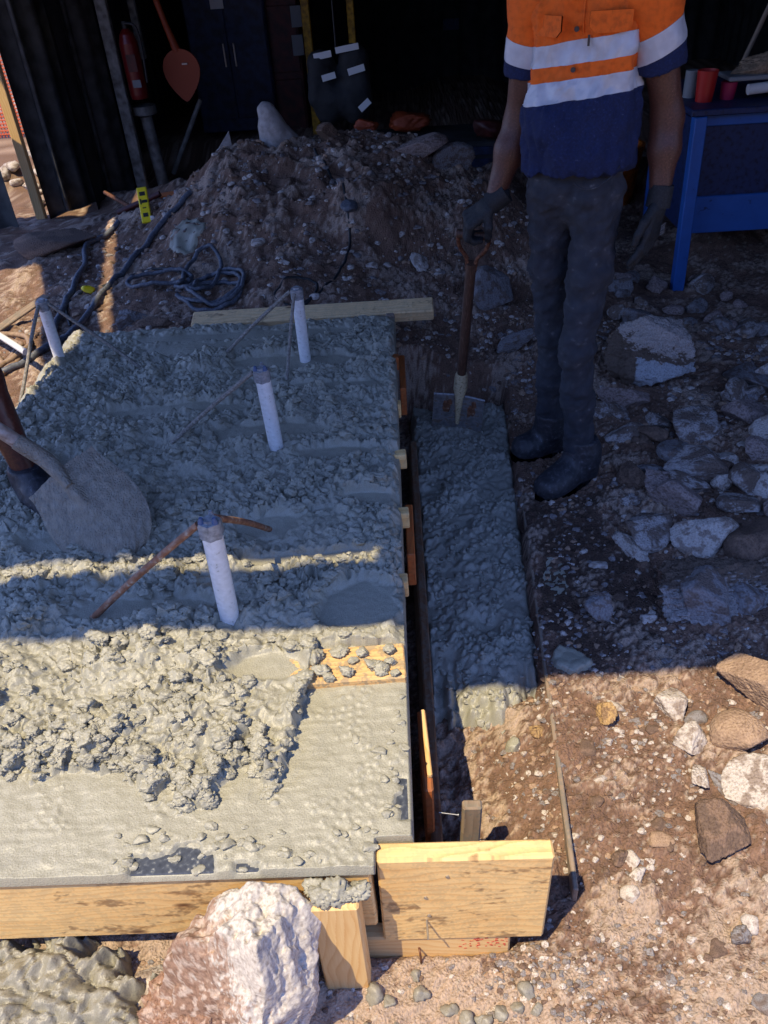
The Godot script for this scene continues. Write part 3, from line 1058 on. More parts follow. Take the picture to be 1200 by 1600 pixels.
func slab_at(x: float, z: float) -> Array:
	var r := rough_in(x, z)
	var mid := nB.get_noise_2d(x * 1.2 + 3, z * 1.2)
	var fin := nC.get_noise_2d(x, z)
	var h := 0.005 + 0.003 * mid + 0.0014 * fin
	var c := Color(0.352, 0.338, 0.268)
	# thin smear: trowel ridges, grit
	var keep := 0.0
	var jx := 0.0
	var jz := 0.0
	if r < 0.06:
		keep = smoothstep(0.0, 0.2, nB.get_noise_2d(x * 0.7 + 60, z * 0.7 + 20))
		h += 0.003 * absf(nB.get_noise_2d(x * 0.6, z * 4.0)) + 0.004 * keep * maxf(0.0, 1.0 - 2.0 * (cellS.get_noise_2d(x * 0.6, z * 0.6) + 1.0)) + 0.0025 * maxf(0.0, nC.get_noise_2d(x * 0.45 + 9, z * 0.45))
	if r > -0.08:
		var low := nA.get_noise_2d(x * 1.4 + 30, z * 1.4)
		var wx := x + 0.011 * nC.get_noise_2d(x * 0.35, z * 0.35) + 0.010 * mid
		var wz := z + 0.011 * nC.get_noise_2d(x * 0.35 + 50, z * 0.35) - 0.010 * low
		var lum := lumps_at(x, z)
		var a := cellL.get_noise_2d(wx, wz) + 1.0
		var b := cellM.get_noise_2d(wx * 0.9, wz * 0.9) + 1.0
		var d := cellS.get_noise_2d(wx, wz) + 1.0
		var grow := clampf(0.8 + 1.2 * nB.get_noise_2d(x * 0.55 + 15, z * 0.55), 0.25, 1.4) * lum * lerpf(0.92, 0.66, smoothstep(-1.7, -2.2, z))
		var big := maxf(0.0, 1.0 - a * a * 1.3)
		var med := maxf(0.0, 1.0 - b * b * 1.4)
		var sml := maxf(0.0, 1.0 - d * d * 1.6)
		var g1 := gapL.get_noise_2d(wx * 0.8, wz * 0.8) + 1.0
		var g2 := gapM.get_noise_2d(wx * 0.8 + 3.0, wz * 0.8) + 1.0
		var crack := (1.0 - smoothstep(0.0, 0.20, g1)) * 0.020 + (1.0 - smoothstep(0.0, 0.22, g2)) * 0.008
		var bed := 0.020 + 0.018 * low + 0.018 * mid * lum
		var thick := bed + grow * (0.016 * big + 0.015 * med + 0.010 * sml - crack * smoothstep(-0.1, 0.25, nB.get_noise_2d(x * 0.8 + 31, z * 0.8))) + fin * 0.0045 * (0.3 + lum)
		thick += 0.006 * smoothstep(-1.45, -1.00, z) * lum
		thick *= lerpf(1.0, 0.5, smoothstep(-2.70, -2.85, z))
		thick += minf(0.0, r * 1.25)
		jx = 0.008 * nC.get_noise_2d(x * 0.7 + 17, z * 0.7) * lum
		jz = 0.008 * nC.get_noise_2d(x * 0.7 + 71, z * 0.7) * lum
		h = maxf(thick, h)
		c = c * (1.0 + 0.06 * fin + 0.06 * mid)
	else:
		c = c * (1.03 + 0.06 * mid + 0.05 * fin)
	# timber ends stay uncovered
	for q in NOGGINS:
		if absf(z - q[0]) < q[2] * 0.5 + 0.006:
			h = lerpf(h, minf(h, q[3] - SLAB - 0.006), smoothstep(0.0, 0.02, x - q[5] + q[1] * 0.5 - 0.08 - 0.06 * mid - 0.03 * fin))
	# bare film-faced sheet shows at the front edge and the right corner: the paste ends there
	var nb := 0.02 * nB.get_noise_2d(x * 2.0, z * 2.0) + 0.008 * nC.get_noise_2d(x * 0.6, z * 0.6)
	var bare := smoothstep(0.0, 0.007, z + nb + 0.762 + 0.012 * sin(x * 40.0)) * smoothstep(-0.515, -0.510, x) * (1.0 - smoothstep(-0.365, -0.355, x + nb))
	bare = maxf(bare, smoothstep(0.0, 0.007, z + nb + 0.738) * smoothstep(-0.335, -0.325, x) * (1.0 - smoothstep(-0.29, -0.28, x)))
	bare = maxf(bare, smoothstep(0.0, 0.007, x + nb + 0.050) * smoothstep(-0.90, -0.89, z) * (1.0 - smoothstep(-0.81, -0.80, z)))
	h = lerpf(h, -0.004, bare)
	# edges sag and end in a short drip
	var e := smoothstep(0.0, 0.03, -x - 0.018 + 0.014 * mid) * smoothstep(-1.33, -1.28, x)
	h = h * (0.4 + 0.6 * e)
	if x > -0.085 and z > -0.771:
		return [SLAB - 0.02, c, 0.0, -0.7715 - z]
	if z > -0.7170 or x > -0.0215:
		h = -0.013
		return [SLAB + h, c]
	return [SLAB + h, c, jx, jz] if x > -1.3 and z > -2.95 and x < -0.03 and z < -0.78 else [SLAB + h, c]

func build_slab():
	var s := thing("concrete_slab", "freshly poured lumpy grey concrete on a formwork deck with pipes standing in it", "concrete slab")
	var xs := steps([[-1.32, -0.02, 0.0036]])
	var zs := steps([[-2.97, -2.0, 0.0043], [-2.0, -0.7145, 0.0034]])
	part("wet_concrete", field(xs, zs, slab_at), M.concrete, s)
	# body below the surface
	var body := part("concrete_fill", cbox(Vector3(1.27, 0.11, 2.10), 0.004), M.wood_old, s)
	body.position = Vector3(-0.675, 0.225, -1.90)
	body.name = "deck_fill"
	var deck := part("deck_sheet", cbox(Vector3(1.285, 0.010, 2.180), 0.002), M.film_ply, s)
	deck.position = Vector3(-0.67, 0.2935, -1.868)
	var deck2 := part("deck_sheet", cbox(Vector3(1.22, 0.010, 0.056), 0.002), M.film_ply, s)
	deck2.position = Vector3(-0.70, 0.2935, -0.749)
	# loose lumps lying on the mass
	var shapes := []
	for i in 4:
		shapes.append(stone(300 + i, 3, 6, 0.40))
	for v in 4:
		var xf := []
		var cols := []
		var tries := 0
		while xf.size() < 700 and tries < 7000:
			tries += 1
			var x := rng.randf_range(-1.27, -0.042)
			var z := rng.randf_range(-2.92, -0.90)
			if rough_at(x, z) < 0.6 or (z < -1.9 and rng.randf() < 0.4) or lumps_at(x, z) < 0.5 or rng.randf() > clampf(0.55 + 1.4 * nB.get_noise_2d(x * 0.55 + 15, z * 0.55), 0.05, 1.0):
				continue
			var r := 0.0035 + 0.0135 * pow(rng.randf(), 3.0)
			var h: float = slab_at(x, z)[0]
			xf.append(Transform3D(any_turn().scaled(Vector3(r * 1.25, r * 0.8, r)), Vector3(x, h + r * 0.1, z)))
			var g := rng.randf_range(0.92, 1.06)
			cols.append(Color(0.352 * g, 0.338 * g, 0.268 * g))
		multi("concrete_lumps", shapes[v], M.concrete_clod, xf, cols, s)
	# timber noggins whose ends show through at the right edge
	for q in NOGGINS:
		var n := part("noggin", cbox(Vector3(q[1], 0.05, q[2]), 0.003), M[q[4]], s)
		n.position = Vector3(q[5], q[3] - 0.025, q[0])
		n.rotation.y = 0.04
	# orange side boards below the edge
	for q in [[-2.62, 0.26], [-1.70, 0.22]]:
		var n := part("edge_board", cbox(Vector3(q[1], 0.11, 0.022), 0.003), M.wood_orange, s)
		n.rotation.y = PI / 2
		n.position = Vector3(-0.002, 0.20, q[0])
	# lumps crowding the broken front edge of the mass
	for v in 2:
		var exf := []
		var ecol := []
		var et := 0
		while exf.size() < 300 and et < 30000:
			et += 1
			var x := rng.randf_range(-1.28, -0.19)
			var z := rng.randf_range(-1.10, -0.83)
			var q := rough_in(x, z)
			if q < -0.034 or q > 0.03:
				continue
			var r := 0.005 + 0.011 * pow(rng.randf(), 1.8)
			exf.append(Transform3D(any_turn().scaled(Vector3(r * 1.2, r * 0.85, r)), Vector3(x, slab_at(x, z)[0] + r * 0.15, z)))
			var g := rng.randf_range(0.93, 1.05)
			ecol.append(Color(0.352 * g, 0.338 * g, 0.268 * g))
		multi("concrete_lumps", shapes[v], M.concrete_clod, exf, ecol, s)
	var nxf := []
	var ncol := []
	for q in [[-0.075, -1.135, 0.013], [-0.055, -1.155, 0.010], [-0.045, -1.125, 0.008], [-0.115, -1.185, 0.011], [-0.135, -1.165, 0.008], [-0.165, -1.19, 0.014], [-0.20, -1.14, 0.015], [-0.215, -1.175, 0.017], [-0.185, -1.12, 0.010], [-0.235, -1.12, 0.016], [-0.09, -1.15, 0.016], [-0.15, -1.135, 0.013], [-0.06, -1.19, 0.012]]:
		nxf.append(Transform3D(any_turn().scaled(Vector3(q[2] * 1.3, q[2] * 0.8, q[2])), Vector3(q[0], 0.325 + q[2] * 0.4, q[1])))
		ncol.append(Color(0.352, 0.338, 0.268))
	multi("concrete_lumps", shapes[2], M.concrete_clod, nxf, ncol, s)
	# pebbles half sunk in the thin smear
	var pxf := []
	var pcol := []
	while pxf.size() < 75:
		var x := rng.randf_range(-0.55, -0.03)
		var z := rng.randf_range(-1.10, -0.725)
		var near := maxf(smoothstep(-0.12, -0.02, x), smoothstep(-0.83, -0.74, z))
		if rough_in(x, z) > -0.02 or rng.randf() > 0.06 + near:
			continue
		var r := 0.004 + 0.008 * pow(rng.randf(), 1.6)
		pxf.append(Transform3D(any_turn().scaled(Vector3(r * 1.3, r * 0.75, r)), Vector3(x, slab_at(x, z)[0] + r * 0.2, z)))
		var g := rng.randf_range(0.9, 1.05)
		pcol.append(Color(0.352 * g, 0.338 * g, 0.268 * g))
	multi("embedded_pebbles", stone(331, 2, 8, 0.34), M.concrete_clod, pxf, pcol, s)

# ---------------------------------------------------------------- trench
func trench_conc(x: float, z: float) -> Array:
	var L := 0.030 + 0.012 * nB.get_noise_2d(1.0, z * 1.5)
	var R := trench_right(z) - 0.012 + 0.006 * nB.get_noise_2d(7.0, z * 2.0)
	var end := -1.345 + 0.05 * nB.get_noise_2d(x * 1.6, 2.0) - 0.0 * x
	end += 0.11 * exp(-pow((x - 0.195) / 0.055, 2.0)) + 0.05 * nB.get_noise_2d(x * 4.0, 12.0)
	var far := -2.86 + 0.03 * nB.get_noise_2d(x * 2.0, 9.0)
	var inside := smoothstep(L - 0.012, L + 0.012, x) * (1.0 - smoothstep(R - 0.012, R + 0.008, x)) * smoothstep(far - 0.02, far + 0.02, z) * (1.0 - smoothstep(end - 0.13, end + 0.06, z + 0.03 * nC.get_noise_2d(x * 0.5, z * 0.5)))
	var a := cellM.get_noise_2d(x * 0.8, z * 0.8) + 1.0
	var b := cellS.get_noise_2d(x * 0.85, z * 0.85) + 1.0
	var h := -0.040 + 0.016 * nB.get_noise_2d(x * 0.8, z * 0.8) + (0.012 * maxf(0.0, 1.0 - a * a * 1.6) + 0.007 * maxf(0.0, 1.0 - b * b * 1.6)) * clampf(0.75 + 1.8 * nB.get_noise_2d(x * 0.9 + 4, z * 0.9), 0.15, 1.5) + 0.004 * nC.get_noise_2d(x * 0.6, z * 0.6)
	var c := Color(0.335, 0.328, 0.28) * (1.0 + 0.07 * nC.get_noise_2d(x * 0.6, z * 0.6))
	return [h - 0.085 * (1.0 - inside) - 0.06 * (1.0 - smoothstep(0.0, 0.15, inside)), c]

func build_trench():
	var t := thing("concrete_strip", "long bed of lumpy wet concrete poured in the trench beside the slab", "concrete")
	part("wet_concrete", field(steps([[0.0, 0.46, 0.005]]), steps([[-2.95, -1.15, 0.005]]), trench_conc), M.concrete, t)
	var xf := []
	var cols := []
	for i in 620:
		var x := rng.randf_range(0.05, 0.34)
		var z := rng.randf_range(-2.8, -1.20)
		var q := trench_conc(x, z)
		if q[0] < -0.10:
			continue
		var r := rng.randf_range(0.005, 0.011)
		xf.append(Transform3D(any_turn().scaled(Vector3.ONE * r), Vector3(x, q[0], z)))
		cols.append(Color(0.335, 0.328, 0.28))
	multi("concrete_lumps", stone(310, 2, 5, 0.3), M.concrete_clod, xf, cols, t)

# patches of concrete dropped on soil: each a small dome field
func splat(label: String, cx: float, cz: float, rx: float, rz: float, high: float, s: int, step := 0.0045, category := "concrete", called := "concrete_splash", lift := 0.012):
	var f := func(x: float, z: float) -> Array:
		var dx := (x - cx) / rx
		var dz := (z - cz) / rz
		var d := sqrt(dx * dx + dz * dz) + 0.30 * nB.get_noise_2d(x * 1.5 + s, z * 1.5) + 0.12 * nC.get_noise_2d(x * 0.7 + s, z * 0.7)
		var t := 1.0 - smoothstep(0.72, 1.0, d)
		var a := cellM.get_noise_2d(x * 0.75 + s, z * 0.75) + 1.0
		var b := cellS.get_noise_2d(x * 0.8 + s, z * 0.8) + 1.0
		var h := high * (1.0 - 0.5 * minf(1.0, d * d)) + high * 0.25 * nB.get_noise_2d(x + s, z) + (minf(0.008, high * 0.35) if high < 0.04 else 0.003) * maxf(0.0, 1.0 - a * a * 1.7)
		if high > 0.04:
			h += 0.022 * nB.get_noise_2d(x * 1.7 + s, z * 1.7) + 0.008 * maxf(0.0, 1.0 - pow(cellL.get_noise_2d(x * 0.55 + 0.02 * nB.get_noise_2d(x * 3.0, z * 3.0), z * 0.55) + 1.0, 2.0) * 1.4)
			h -= 0.014 * (1.0 - smoothstep(0.0, 0.16, gapL.get_noise_2d(x * 0.5 + 0.02 * nB.get_noise_2d(x * 2.0, z * 2.0), z * 0.5) + 1.0)) + 0.005 * maxf(0.0, 1.0 - b * b * 1.7) + 0.002 * nC.get_noise_2d(x, z)
		var c := (Color(0.27, 0.255, 0.205) if high > 0.04 else Color(0.352, 0.338, 0.268)) * (1.0 + 0.06 * nC.get_noise_2d(x * 0.5, z * 0.5))
		return [soil_h(x, z) + lerpf(-0.03, h + lift, t), c]
	var o := solo(called, field(steps([[cx - rx * 1.25, cx + rx * 1.25, step]]), steps([[cz - rz * 1.25, cz + rz * 1.25, step]]), f), M.concrete, label, category)
	return o

# ---------------------------------------------------------------- boards, stakes
func board(called: String, label: String, size: Vector3, at: Vector3, turn: Vector3, m: Material, category := "board", group := "") -> MeshInstance3D:
	var o := solo(called, cbox(size, 0.004), m, label, category, group)
	o.position = at
	o.rotation = turn
	return o

func build_formwork():
	# front plank at the right with boot prints, its lower board, the long board under the slab, stake
	var fp := thing("form_board", "wide new pine plank with muddy boot prints closing the trench end", "board", "", Vector3(0.065, 0.155, -0.7475))
	var pl := part("plank", cbox(Vector3(0.305, 0.285, 0.036), 0.004), M.wood_stained, fp)
	pl.rotation.z = -0.012
	for q in [[-0.07, 0.02], [-0.065, -0.045], [-0.03, 0.09]]:
		var nl := part("nail", tube([Vector3(q[0], q[1], 0.0175), Vector3(q[0], q[1], 0.0205)], 0.0035, 8), M.nail, fp)
		nl.name = "nail"
	var lb := thing("lower_board", "narrow pine board with faint red stamp beneath the boot printed plank", "board", "", Vector3(0.005, -0.039, -0.752))
	part("plank", cbox(Vector3(0.30, 0.10, 0.034), 0.004), M.wood_fresh, lb)
	var stt := SurfaceTool.new()
	stt.begin(Mesh.PRIMITIVE_TRIANGLES)
	for i in 46:
		var w := rng.randf_range(0.002, 0.007)
		var hh := rng.randf_range(0.0012, 0.004)
		var c := Vector3(rng.randf_range(0.05, 0.145), rng.randf_range(0.0, 0.042), 0.0175)
		stt.append_from(cbox(Vector3(w, hh, 0.0006), 0.0001), 0, Transform3D(Basis(Vector3.BACK, rng.randf_range(-0.5, 0.5)), c))
	part("stamp_print", stt.commit(), mat("stamp_red", lin(0.55, 0.09, 0.05), 0.8), lb)
	board("form_board", "long muddy pine board under the front edge of the concrete deck", Vector3(1.15, 0.20, 0.036), Vector3(-0.672, 0.184, -0.740), Vector3(0, 0, 0.012), M.wood_stained)
	var stake := thing("stake", "short thick pine stake nailed upright against the front boards", "stake", "", Vector3(-0.160, 0.0, -0.690))
	var sp := part("post", cbox(Vector3(0.34, 0.085, 0.045), 0.004), M.wood_fresh, stake)
	sp.rotation = Vector3(0, 0, PI / 2)
	sp.position = Vector3(0, 0.095, 0)
	var wn := part("nail", tube([Vector3(0.155, 0.09, -0.04), Vector3(0.156, 0.092, -0.004)], 0.002, 6), M.nail, stake)
	wn.name = "nail"
	var bn := solo("bent_nail", tube([Vector3(-0.023, -0.030, -0.736), Vector3(-0.021, -0.027, -0.722), Vector3(-0.020, -0.045, -0.715), Vector3(-0.019, -0.085, -0.712)], 0.0022, 6), M.rusty_steel, "rusty bent nail sticking out of the narrow lower board", "nail")
	bn.name = "bent_nail"
	var crumb := thing("concrete_crumb", "grey concrete dropped on top of the upright pine stake", "concrete", "", Vector3(-0.160, 0.270, -0.692))
	for i in 5:
		var o := part("lump", stone(320 + i, 3, 6, 0.45, Vector3(1.1, 0.75, 1.0) * (0.017 + 0.004 * (i % 3)), func(_p, _n, _o): return Color(0.33, 0.32, 0.26)), M.concrete_clod, crumb)
		o.position = Vector3(-0.035 + 0.018 * i, 0.003 * (i % 2), 0.004 * ((i * 3) % 5) - 0.012)
	# rear plank on the heap's foot
	board("rear_plank", "pale pine batten lying behind the slab at the foot of the heap", Vector3(0.985, 0.048, 0.09), Vector3(-0.357, 0.287, -3.085), Vector3(0.25, -0.012, 0.012), M.wood_pale)
	board("peg", "small grey wooden peg between slab corner and rear batten", Vector3(0.09, 0.035, 0.03), Vector3(-0.04, 0.265, -3.005), Vector3(0, 0.1, PI / 2), M.wood_grey, "peg")
	# thin board on edge along the right side of the trench
	var eb := board("edge_board", "long thin weathered board on edge along the right side of the trench", Vector3(1.28, 0.14, 0.011), Vector3(0.336, -0.064, -1.46), Vector3(0, PI / 2 - 0.0615, 0), M.wood_grey)
	eb.rotation = Vector3(0.0, PI / 2 - 0.0615, 0.0)
	# slab side boards in the trench
	board("side_board", "dark muddy form board low along the left wall of the trench", Vector3(1.70, 0.17, 0.024), Vector3(0.018, -0.035, -1.62), Vector3(0.08, PI / 2, 0), M.wood_old)
	board("side_board", "upright brown plank end standing between deck edge and trench", Vector3(0.20, 0.26, 0.020), Vector3(0.008, 0.07, -1.03), Vector3(0.0, PI / 2 + 0.03, 0.0), M.wood_orange)
	board("side_batten", "thin pale split batten on top of the upright plank end beside the deck", Vector3(0.165, 0.012, 0.010), Vector3(0.011, 0.207, -1.04), Vector3(0.0, PI / 2 + 0.05, 0.0), M.wood_fresh)
	board("trench_peg", "grey splintered peg in the trench behind the boot printed plank", Vector3(0.24, 0.040, 0.022), Vector3(0.094, 0.03, -0.93), Vector3(0, 0, PI / 2 - 0.03), M.wood_grey, "peg")
	solo("loose_nail", tube([Vector3(0.030, 0.115, -0.935), Vector3(0.068, 0.112, -0.930), Vector3(0.0685, 0.112, -0.930), Vector3(0.070, 0.112, -0.930)], [0.0017, 0.0017, 0.0042, 0.0042], 8), M.nail, "shiny nail sticking out sideways over the dark trench", "nail")
	splat("heap of wet concrete dumped on the ground by the front board", -0.73, -0.60, 0.25, 0.165, 0.075, 3, 0.0045, "concrete", "concrete_heap")
	splat("grey concrete splash on the trench edge near the shadow line", 0.40, -1.425, 0.062, 0.06, 0.014, 17, 0.0045, "concrete", "concrete_splash", 0.004)
	splat("pale splash of concrete in the sunlit end of the trench", 0.225, -1.21, 0.022, 0.022, 0.008, 29)
	splat("wet grey smear of concrete on dark soil right of the trench", 0.415, -1.74, 0.045, 0.13, 0.0, 41, 0.006, "concrete", "concrete_splash", 0.003)

# ---------------------------------------------------------------- anchor pipes
func build_anchors():
	var A := [
		["white capped pipe nearest the sunlit concrete, braced by a rusty rod", Vector3(-0.422, 0.29, -1.313), Vector3(-0.416, 0.612, -1.313), 0.0225, [[Vector3(-0.768, 0.305, -1.345), "rust_brace", 0.0082], [Vector3(-0.365, 0.335, -1.63), "rust_brace", 0.0078]], true],
		["white capped pipe in the middle of the shaded concrete with one grey brace", Vector3(-0.390, 0.29, -2.04), Vector3(-0.399, 0.588, -2.04), 0.0215, [[Vector3(-0.765, 0.305, -2.053), "mud_brace", 0.0065]], true],
		["white pipe at the back of the slab before the rear batten", Vector3(-0.349, 0.29, -2.636), Vector3(-0.349, 0.585, -2.636), 0.020, [[Vector3(-0.686, 0.305, -2.666), "mud_brace", 0.0065], [Vector3(-0.404, 0.305, -2.449), "mud_brace", 0.006]], false],
		["white pipe at the left back corner of the slab near the sunlit hoses", Vector3(-1.272, 0.27, -2.72), Vector3(-1.268, 0.562, -2.72), 0.020, [[Vector3(-1.338, 0.30, -2.465), "mud_brace", 0.0065], [Vector3(-0.919, 0.305, -2.618), "mud_brace", 0.006]], false]]
	for a in A:
		var o := thing("anchor_pipe", a[0], "pipe", "braced anchor pipes standing in the concrete", a[1])
		var top: Vector3 = a[2] - a[1]
		var r: float = a[3]
		var dirn := top.normalized()
		part("sleeve", tube([Vector3.ZERO, top * 0.90], r, 22), M.white_pipe, o)
		var hexp := []
		for q in [[0.86, 1.12], [0.87, 1.20], [0.965, 1.20], [0.98, 1.08]]:
			hexp.append([top * q[0], r * q[1]])
		var capm := part("hex_cap", tube([hexp[0][0], hexp[1][0], hexp[2][0], hexp[3][0]], [hexp[0][1], hexp[1][1], hexp[2][1], hexp[3][1]], 6), M.galvanised, o)
		part("bolt_end", tube([top * 0.97, top * 1.0], r * 0.62, 10), M.galvanised, capm)
		if a[5]:
			for q in 3:
				var d := Vector3(cos(q * 2.1 + 0.6), 0, sin(q * 2.1 + 0.6)) * r * 0.85
				part("wire_tie", tube([top * 0.975 + d, top * 0.99 + d * 0.9, top * 1.025 + d * 0.85], [0.005, 0.007, 0.004], 6), M.blue_film if q < 2 else M.galvanised, capm)
		for b in a[4]:
			var e: Vector3 = b[0] - a[1]
			var side := Vector3(e.x, 0, e.z).normalized() * r * 1.15
			var from: Vector3 = top * 0.95 + side
			var pts := []
			for k in 9:
				var t := k / 8.0
				pts.append(from.lerp(e, t) + Vector3(0, 0.004 * sin(t * 5.0), 0.003 * sin(t * 7.0)))
			part("brace_rod", tube(pts, b[2], 8), M[b[1]], o)

# ---------------------------------------------------------------- stones one can pick out
func paint_of(kind: String) -> Callable:
	var dirt := Color(0.155, 0.105, 0.078)
	match kind:
		"white": return func(p, n, off): return Color(0.60, 0.55, 0.50).lerp(dirt * 1.4, smoothstep(0.15, 0.22, nA.get_noise_3dv(p * 0.9 + off) + 0.5 * nB.get_noise_3dv(p * 0.5 + off)) * 0.7)
		"tan": return func(p, n, off): return Color(0.43, 0.30, 0.205).lerp(Color(0.30, 0.20, 0.14), smoothstep(-0.05, 0.1, nA.get_noise_3dv(p + off) + 0.4 * nB.get_noise_3dv(p * 0.6 + off)) * 0.6)
		"brown": return func(p, n, off): return dirt.lerp(Color(0.26, 0.17, 0.12), smoothstep(0.05, 0.2, nA.get_noise_3dv(p + off)) * 0.7)
		"grey": return func(p, n, off): return Color(0.27, 0.255, 0.26).lerp(dirt, smoothstep(0.05, 0.18, nA.get_noise_3dv(p + off) + 0.5 * nB.get_noise_3dv(p * 0.5 + off)) * 0.75)
		"gold": return func(p, n, off): return Color(0.50, 0.33, 0.15).lerp(Color(0.24, 0.15, 0.09), smoothstep(0.0, 0.14, nA.get_noise_3dv(p + off) + 0.5 * nB.get_noise_3dv(p * 0.5 + off)) * 0.8)
		"pink": return func(p, n, off): return Color(0.36, 0.285, 0.26).lerp(dirt, smoothstep(0.12, 0.2, nB.get_noise_3dv(p * 0.7 + off)) * 0.7)
		"half": return func(p, n, off): return Color(0.46, 0.43, 0.41).lerp(dirt, smoothstep(-0.10, 0.22, nA.get_noise_3dv(p * 0.7 + off) + p.y * 0.35 + 0.35 * nB.get_noise_3dv(p * 0.6 + off) + 0.45 * nC.get_noise_3dv(p * 0.5 + off)) * 0.9)
		"rust": return func(p, n, off): return Color(0.30, 0.175, 0.115).lerp(Color(0.50, 0.38, 0.30), smoothstep(0.05, 0.3, nB.get_noise_3dv(p * 0.6 + off) + 0.6 * nC.get_noise_3dv(p * 0.4 + off)))
		"clod": return func(_p, _n, _off): return Color(0.27, 0.25, 0.205)
	return func(_p, _n, _off): return Color(0.3, 0.28, 0.26)

func rock(label: String, at: Vector2, size: Vector3, turn: Vector3, kind: String, s: int, sink := 0.35, level := 4, planes := 10, rough := 0.07, called := "rock", group := "", category := "rock") -> MeshInstance3D:
	var o := solo(called, stone(s, level, planes, rough, size, paint_of(kind), 1.0), M.stone if kind != "clod" else M.concrete_clod, label, category, group)
	o.position = Vector3(at.x, soil_h(at.x, at.y) + size.y * (1.0 - 2.0 * sink), at.y)
	o.rotation = turn
	return o

func build_rocks():
	# shaded rubble right of the worker
	var big := func(p, n, off):
		var c := Color(0.155, 0.11, 0.085)
		if p.y + 0.30 * nB.get_noise_3dv(p * 0.5 + off) + 0.3 * nC.get_noise_3dv(p * 0.5) + 0.1 * p.x > 0.34:
			c = Color(0.50, 0.44, 0.40)
		elif p.z > 0.30 and p.y < 0.12 + 0.2 * nA.get_noise_3dv(p + off) and p.x > -0.55:
			c = Color(0.46, 0.49, 0.52)
		return c
	var o := solo("rock", stone(5, 5, 9, 0.13, Vector3(0.20, 0.13, 0.12), big), M.stone, "largest broken slab chunk right of the worker, pale top and bluish white broken face", "rock")
	o.position = Vector3(1.03, 0.125, -2.90)
	o.rotation = Vector3(0.15, -0.1, -0.08)
	rock("blocky pinkish stone just behind the worker's left boot", Vector2(0.845, -2.70), Vector3(0.105, 0.062, 0.055), Vector3(0, 0.05, 0.04), "pink", 61, 0.25, 4, 12, 0.05)
	rock("brown lump with a pale lower rim below the largest slab chunk", Vector2(1.035, -2.45), Vector3(0.12, 0.075, 0.085), Vector3(0.2, 0.4, 0), "half", 62, 0.35)
	rock("wide flat brown lump with white underside in the shaded rubble", Vector2(0.955, -2.20), Vector3(0.145, 0.07, 0.10), Vector3(0.1, -0.2, 0.05), "half", 63, 0.35)
	rock("rounded brown clod beside the worker's left boot heel", Vector2(0.765, -2.20), Vector3(0.075, 0.05, 0.06), Vector3(0, 1.0, 0), "brown", 64, 0.35)
	rock("pale stone flake leaning behind the worker's left boot", Vector2(0.80, -2.48), Vector3(0.075, 0.03, 0.045), Vector3(0.3, 0.3, 0), "half", 65, 0.3)
	rock("pale block lying by the foot of the blue bench leg", Vector2(1.48, -3.80), Vector3(0.115, 0.07, 0.07), Vector3(0, 0.3, 0.05), "half", 66, 0.3)
	rock("lilac grey rounded rock alone on dark wet soil right of the trench", Vector2(0.50, -1.60), Vector3(0.047, 0.045, 0.047), Vector3(0.3, 0.5, 0), "grey", 67, 0.2)
	var ledge := func(p, n, off):
		return Color(0.34, 0.32, 0.31) if p.z + 0.35 * nB.get_noise_3dv(p * 0.7 + off) + 0.5 * nC.get_noise_3dv(p * 0.45 + off) > 0.3 else Color(0.155, 0.11, 0.085)
	var le := solo("rock", stone(68, 5, 9, 0.22, Vector3(0.22, 0.06, 0.12), ledge), M.stone, "long low ledge of rock with a ragged white front edge at the right", "rock")
	le.position = Vector3(0.845, 0.035, -1.65)
	le.rotation = Vector3(0.12, 0.08, 0.0)
	rock("crooked whitish stone strip in dark soil above the white edged ledge", Vector2(0.665, -1.88), Vector3(0.030, 0.026, 0.085), Vector3(0, 0.35, 0), "white", 69, 0.4, 4, 8, 0.2)
	rock("whitish knobbly stone set into the wide flat brown lump", Vector2(1.02, -2.13), Vector3(0.035, 0.035, 0.05), Vector3(0.4, 0.2, 0), "white", 70, 0.2)
	rock("grey brown rock at the right edge level with the blocky pinkish stone", Vector2(1.24, -2.55), Vector3(0.09, 0.06, 0.07), Vector3(0, 0.6, 0.1), "pink", 71, 0.35)
	rock("pale knobbly rock at the right edge of the shaded rubble", Vector2(1.15, -2.15), Vector3(0.06, 0.045, 0.05), Vector3(0, 0.2, 0), "white", 72, 0.35)
	# heap
	rock("flat pale angular fragment lying on the heap slope left of the glove", Vector2(0.115, -3.72), Vector3(0.045, 0.022, 0.075), Vector3(0.45, 0.5, 0.1), "white", 73, 0.1, 3, 12, 0.05)
	rock("mottled grey boulder at the heap foot right of the spade shaft", Vector2(0.42, -3.52), Vector3(0.115, 0.10, 0.10), Vector3(0, 0.3, 0.3), "grey", 74, 0.3)
	rock("grey white slab of stone behind the worker's right shin", Vector2(0.50, -3.18), Vector3(0.10, 0.035, 0.05), Vector3(0.1, 0.5, 0.25), "grey", 75, 0.1)
	rock("long grey stone on the crest of the heap", Vector2(0.11, -4.42), Vector3(0.16, 0.065, 0.09), Vector3(0, 0.1, 0.12), "pink", 76, 0.35)
	rock("dark grey stone on the crest of the heap beside the long grey one", Vector2(0.32, -4.44), Vector3(0.11, 0.075, 0.08), Vector3(0, 0.6, 0), "grey", 77, 0.3)
	rock("rounded dark stone on the heap crest near the pale sack", Vector2(-0.33, -4.55), Vector3(0.065, 0.05, 0.06), Vector3(0, 0.2, 0), "brown", 78, 0.2)
	rock("grey rounded rock beside the sun streak behind the slab", Vector2(-1.17, -3.28), Vector3(0.085, 0.05, 0.06), Vector3(0, 0.3, 0.06), "grey", 79, 0.3)
	rock("flat brown stone between the rear batten and the grey rounded rock", Vector2(-1.03, -3.20), Vector3(0.09, 0.03, 0.04), Vector3(0, 0.1, 0.0), "brown", 80, 0.3)
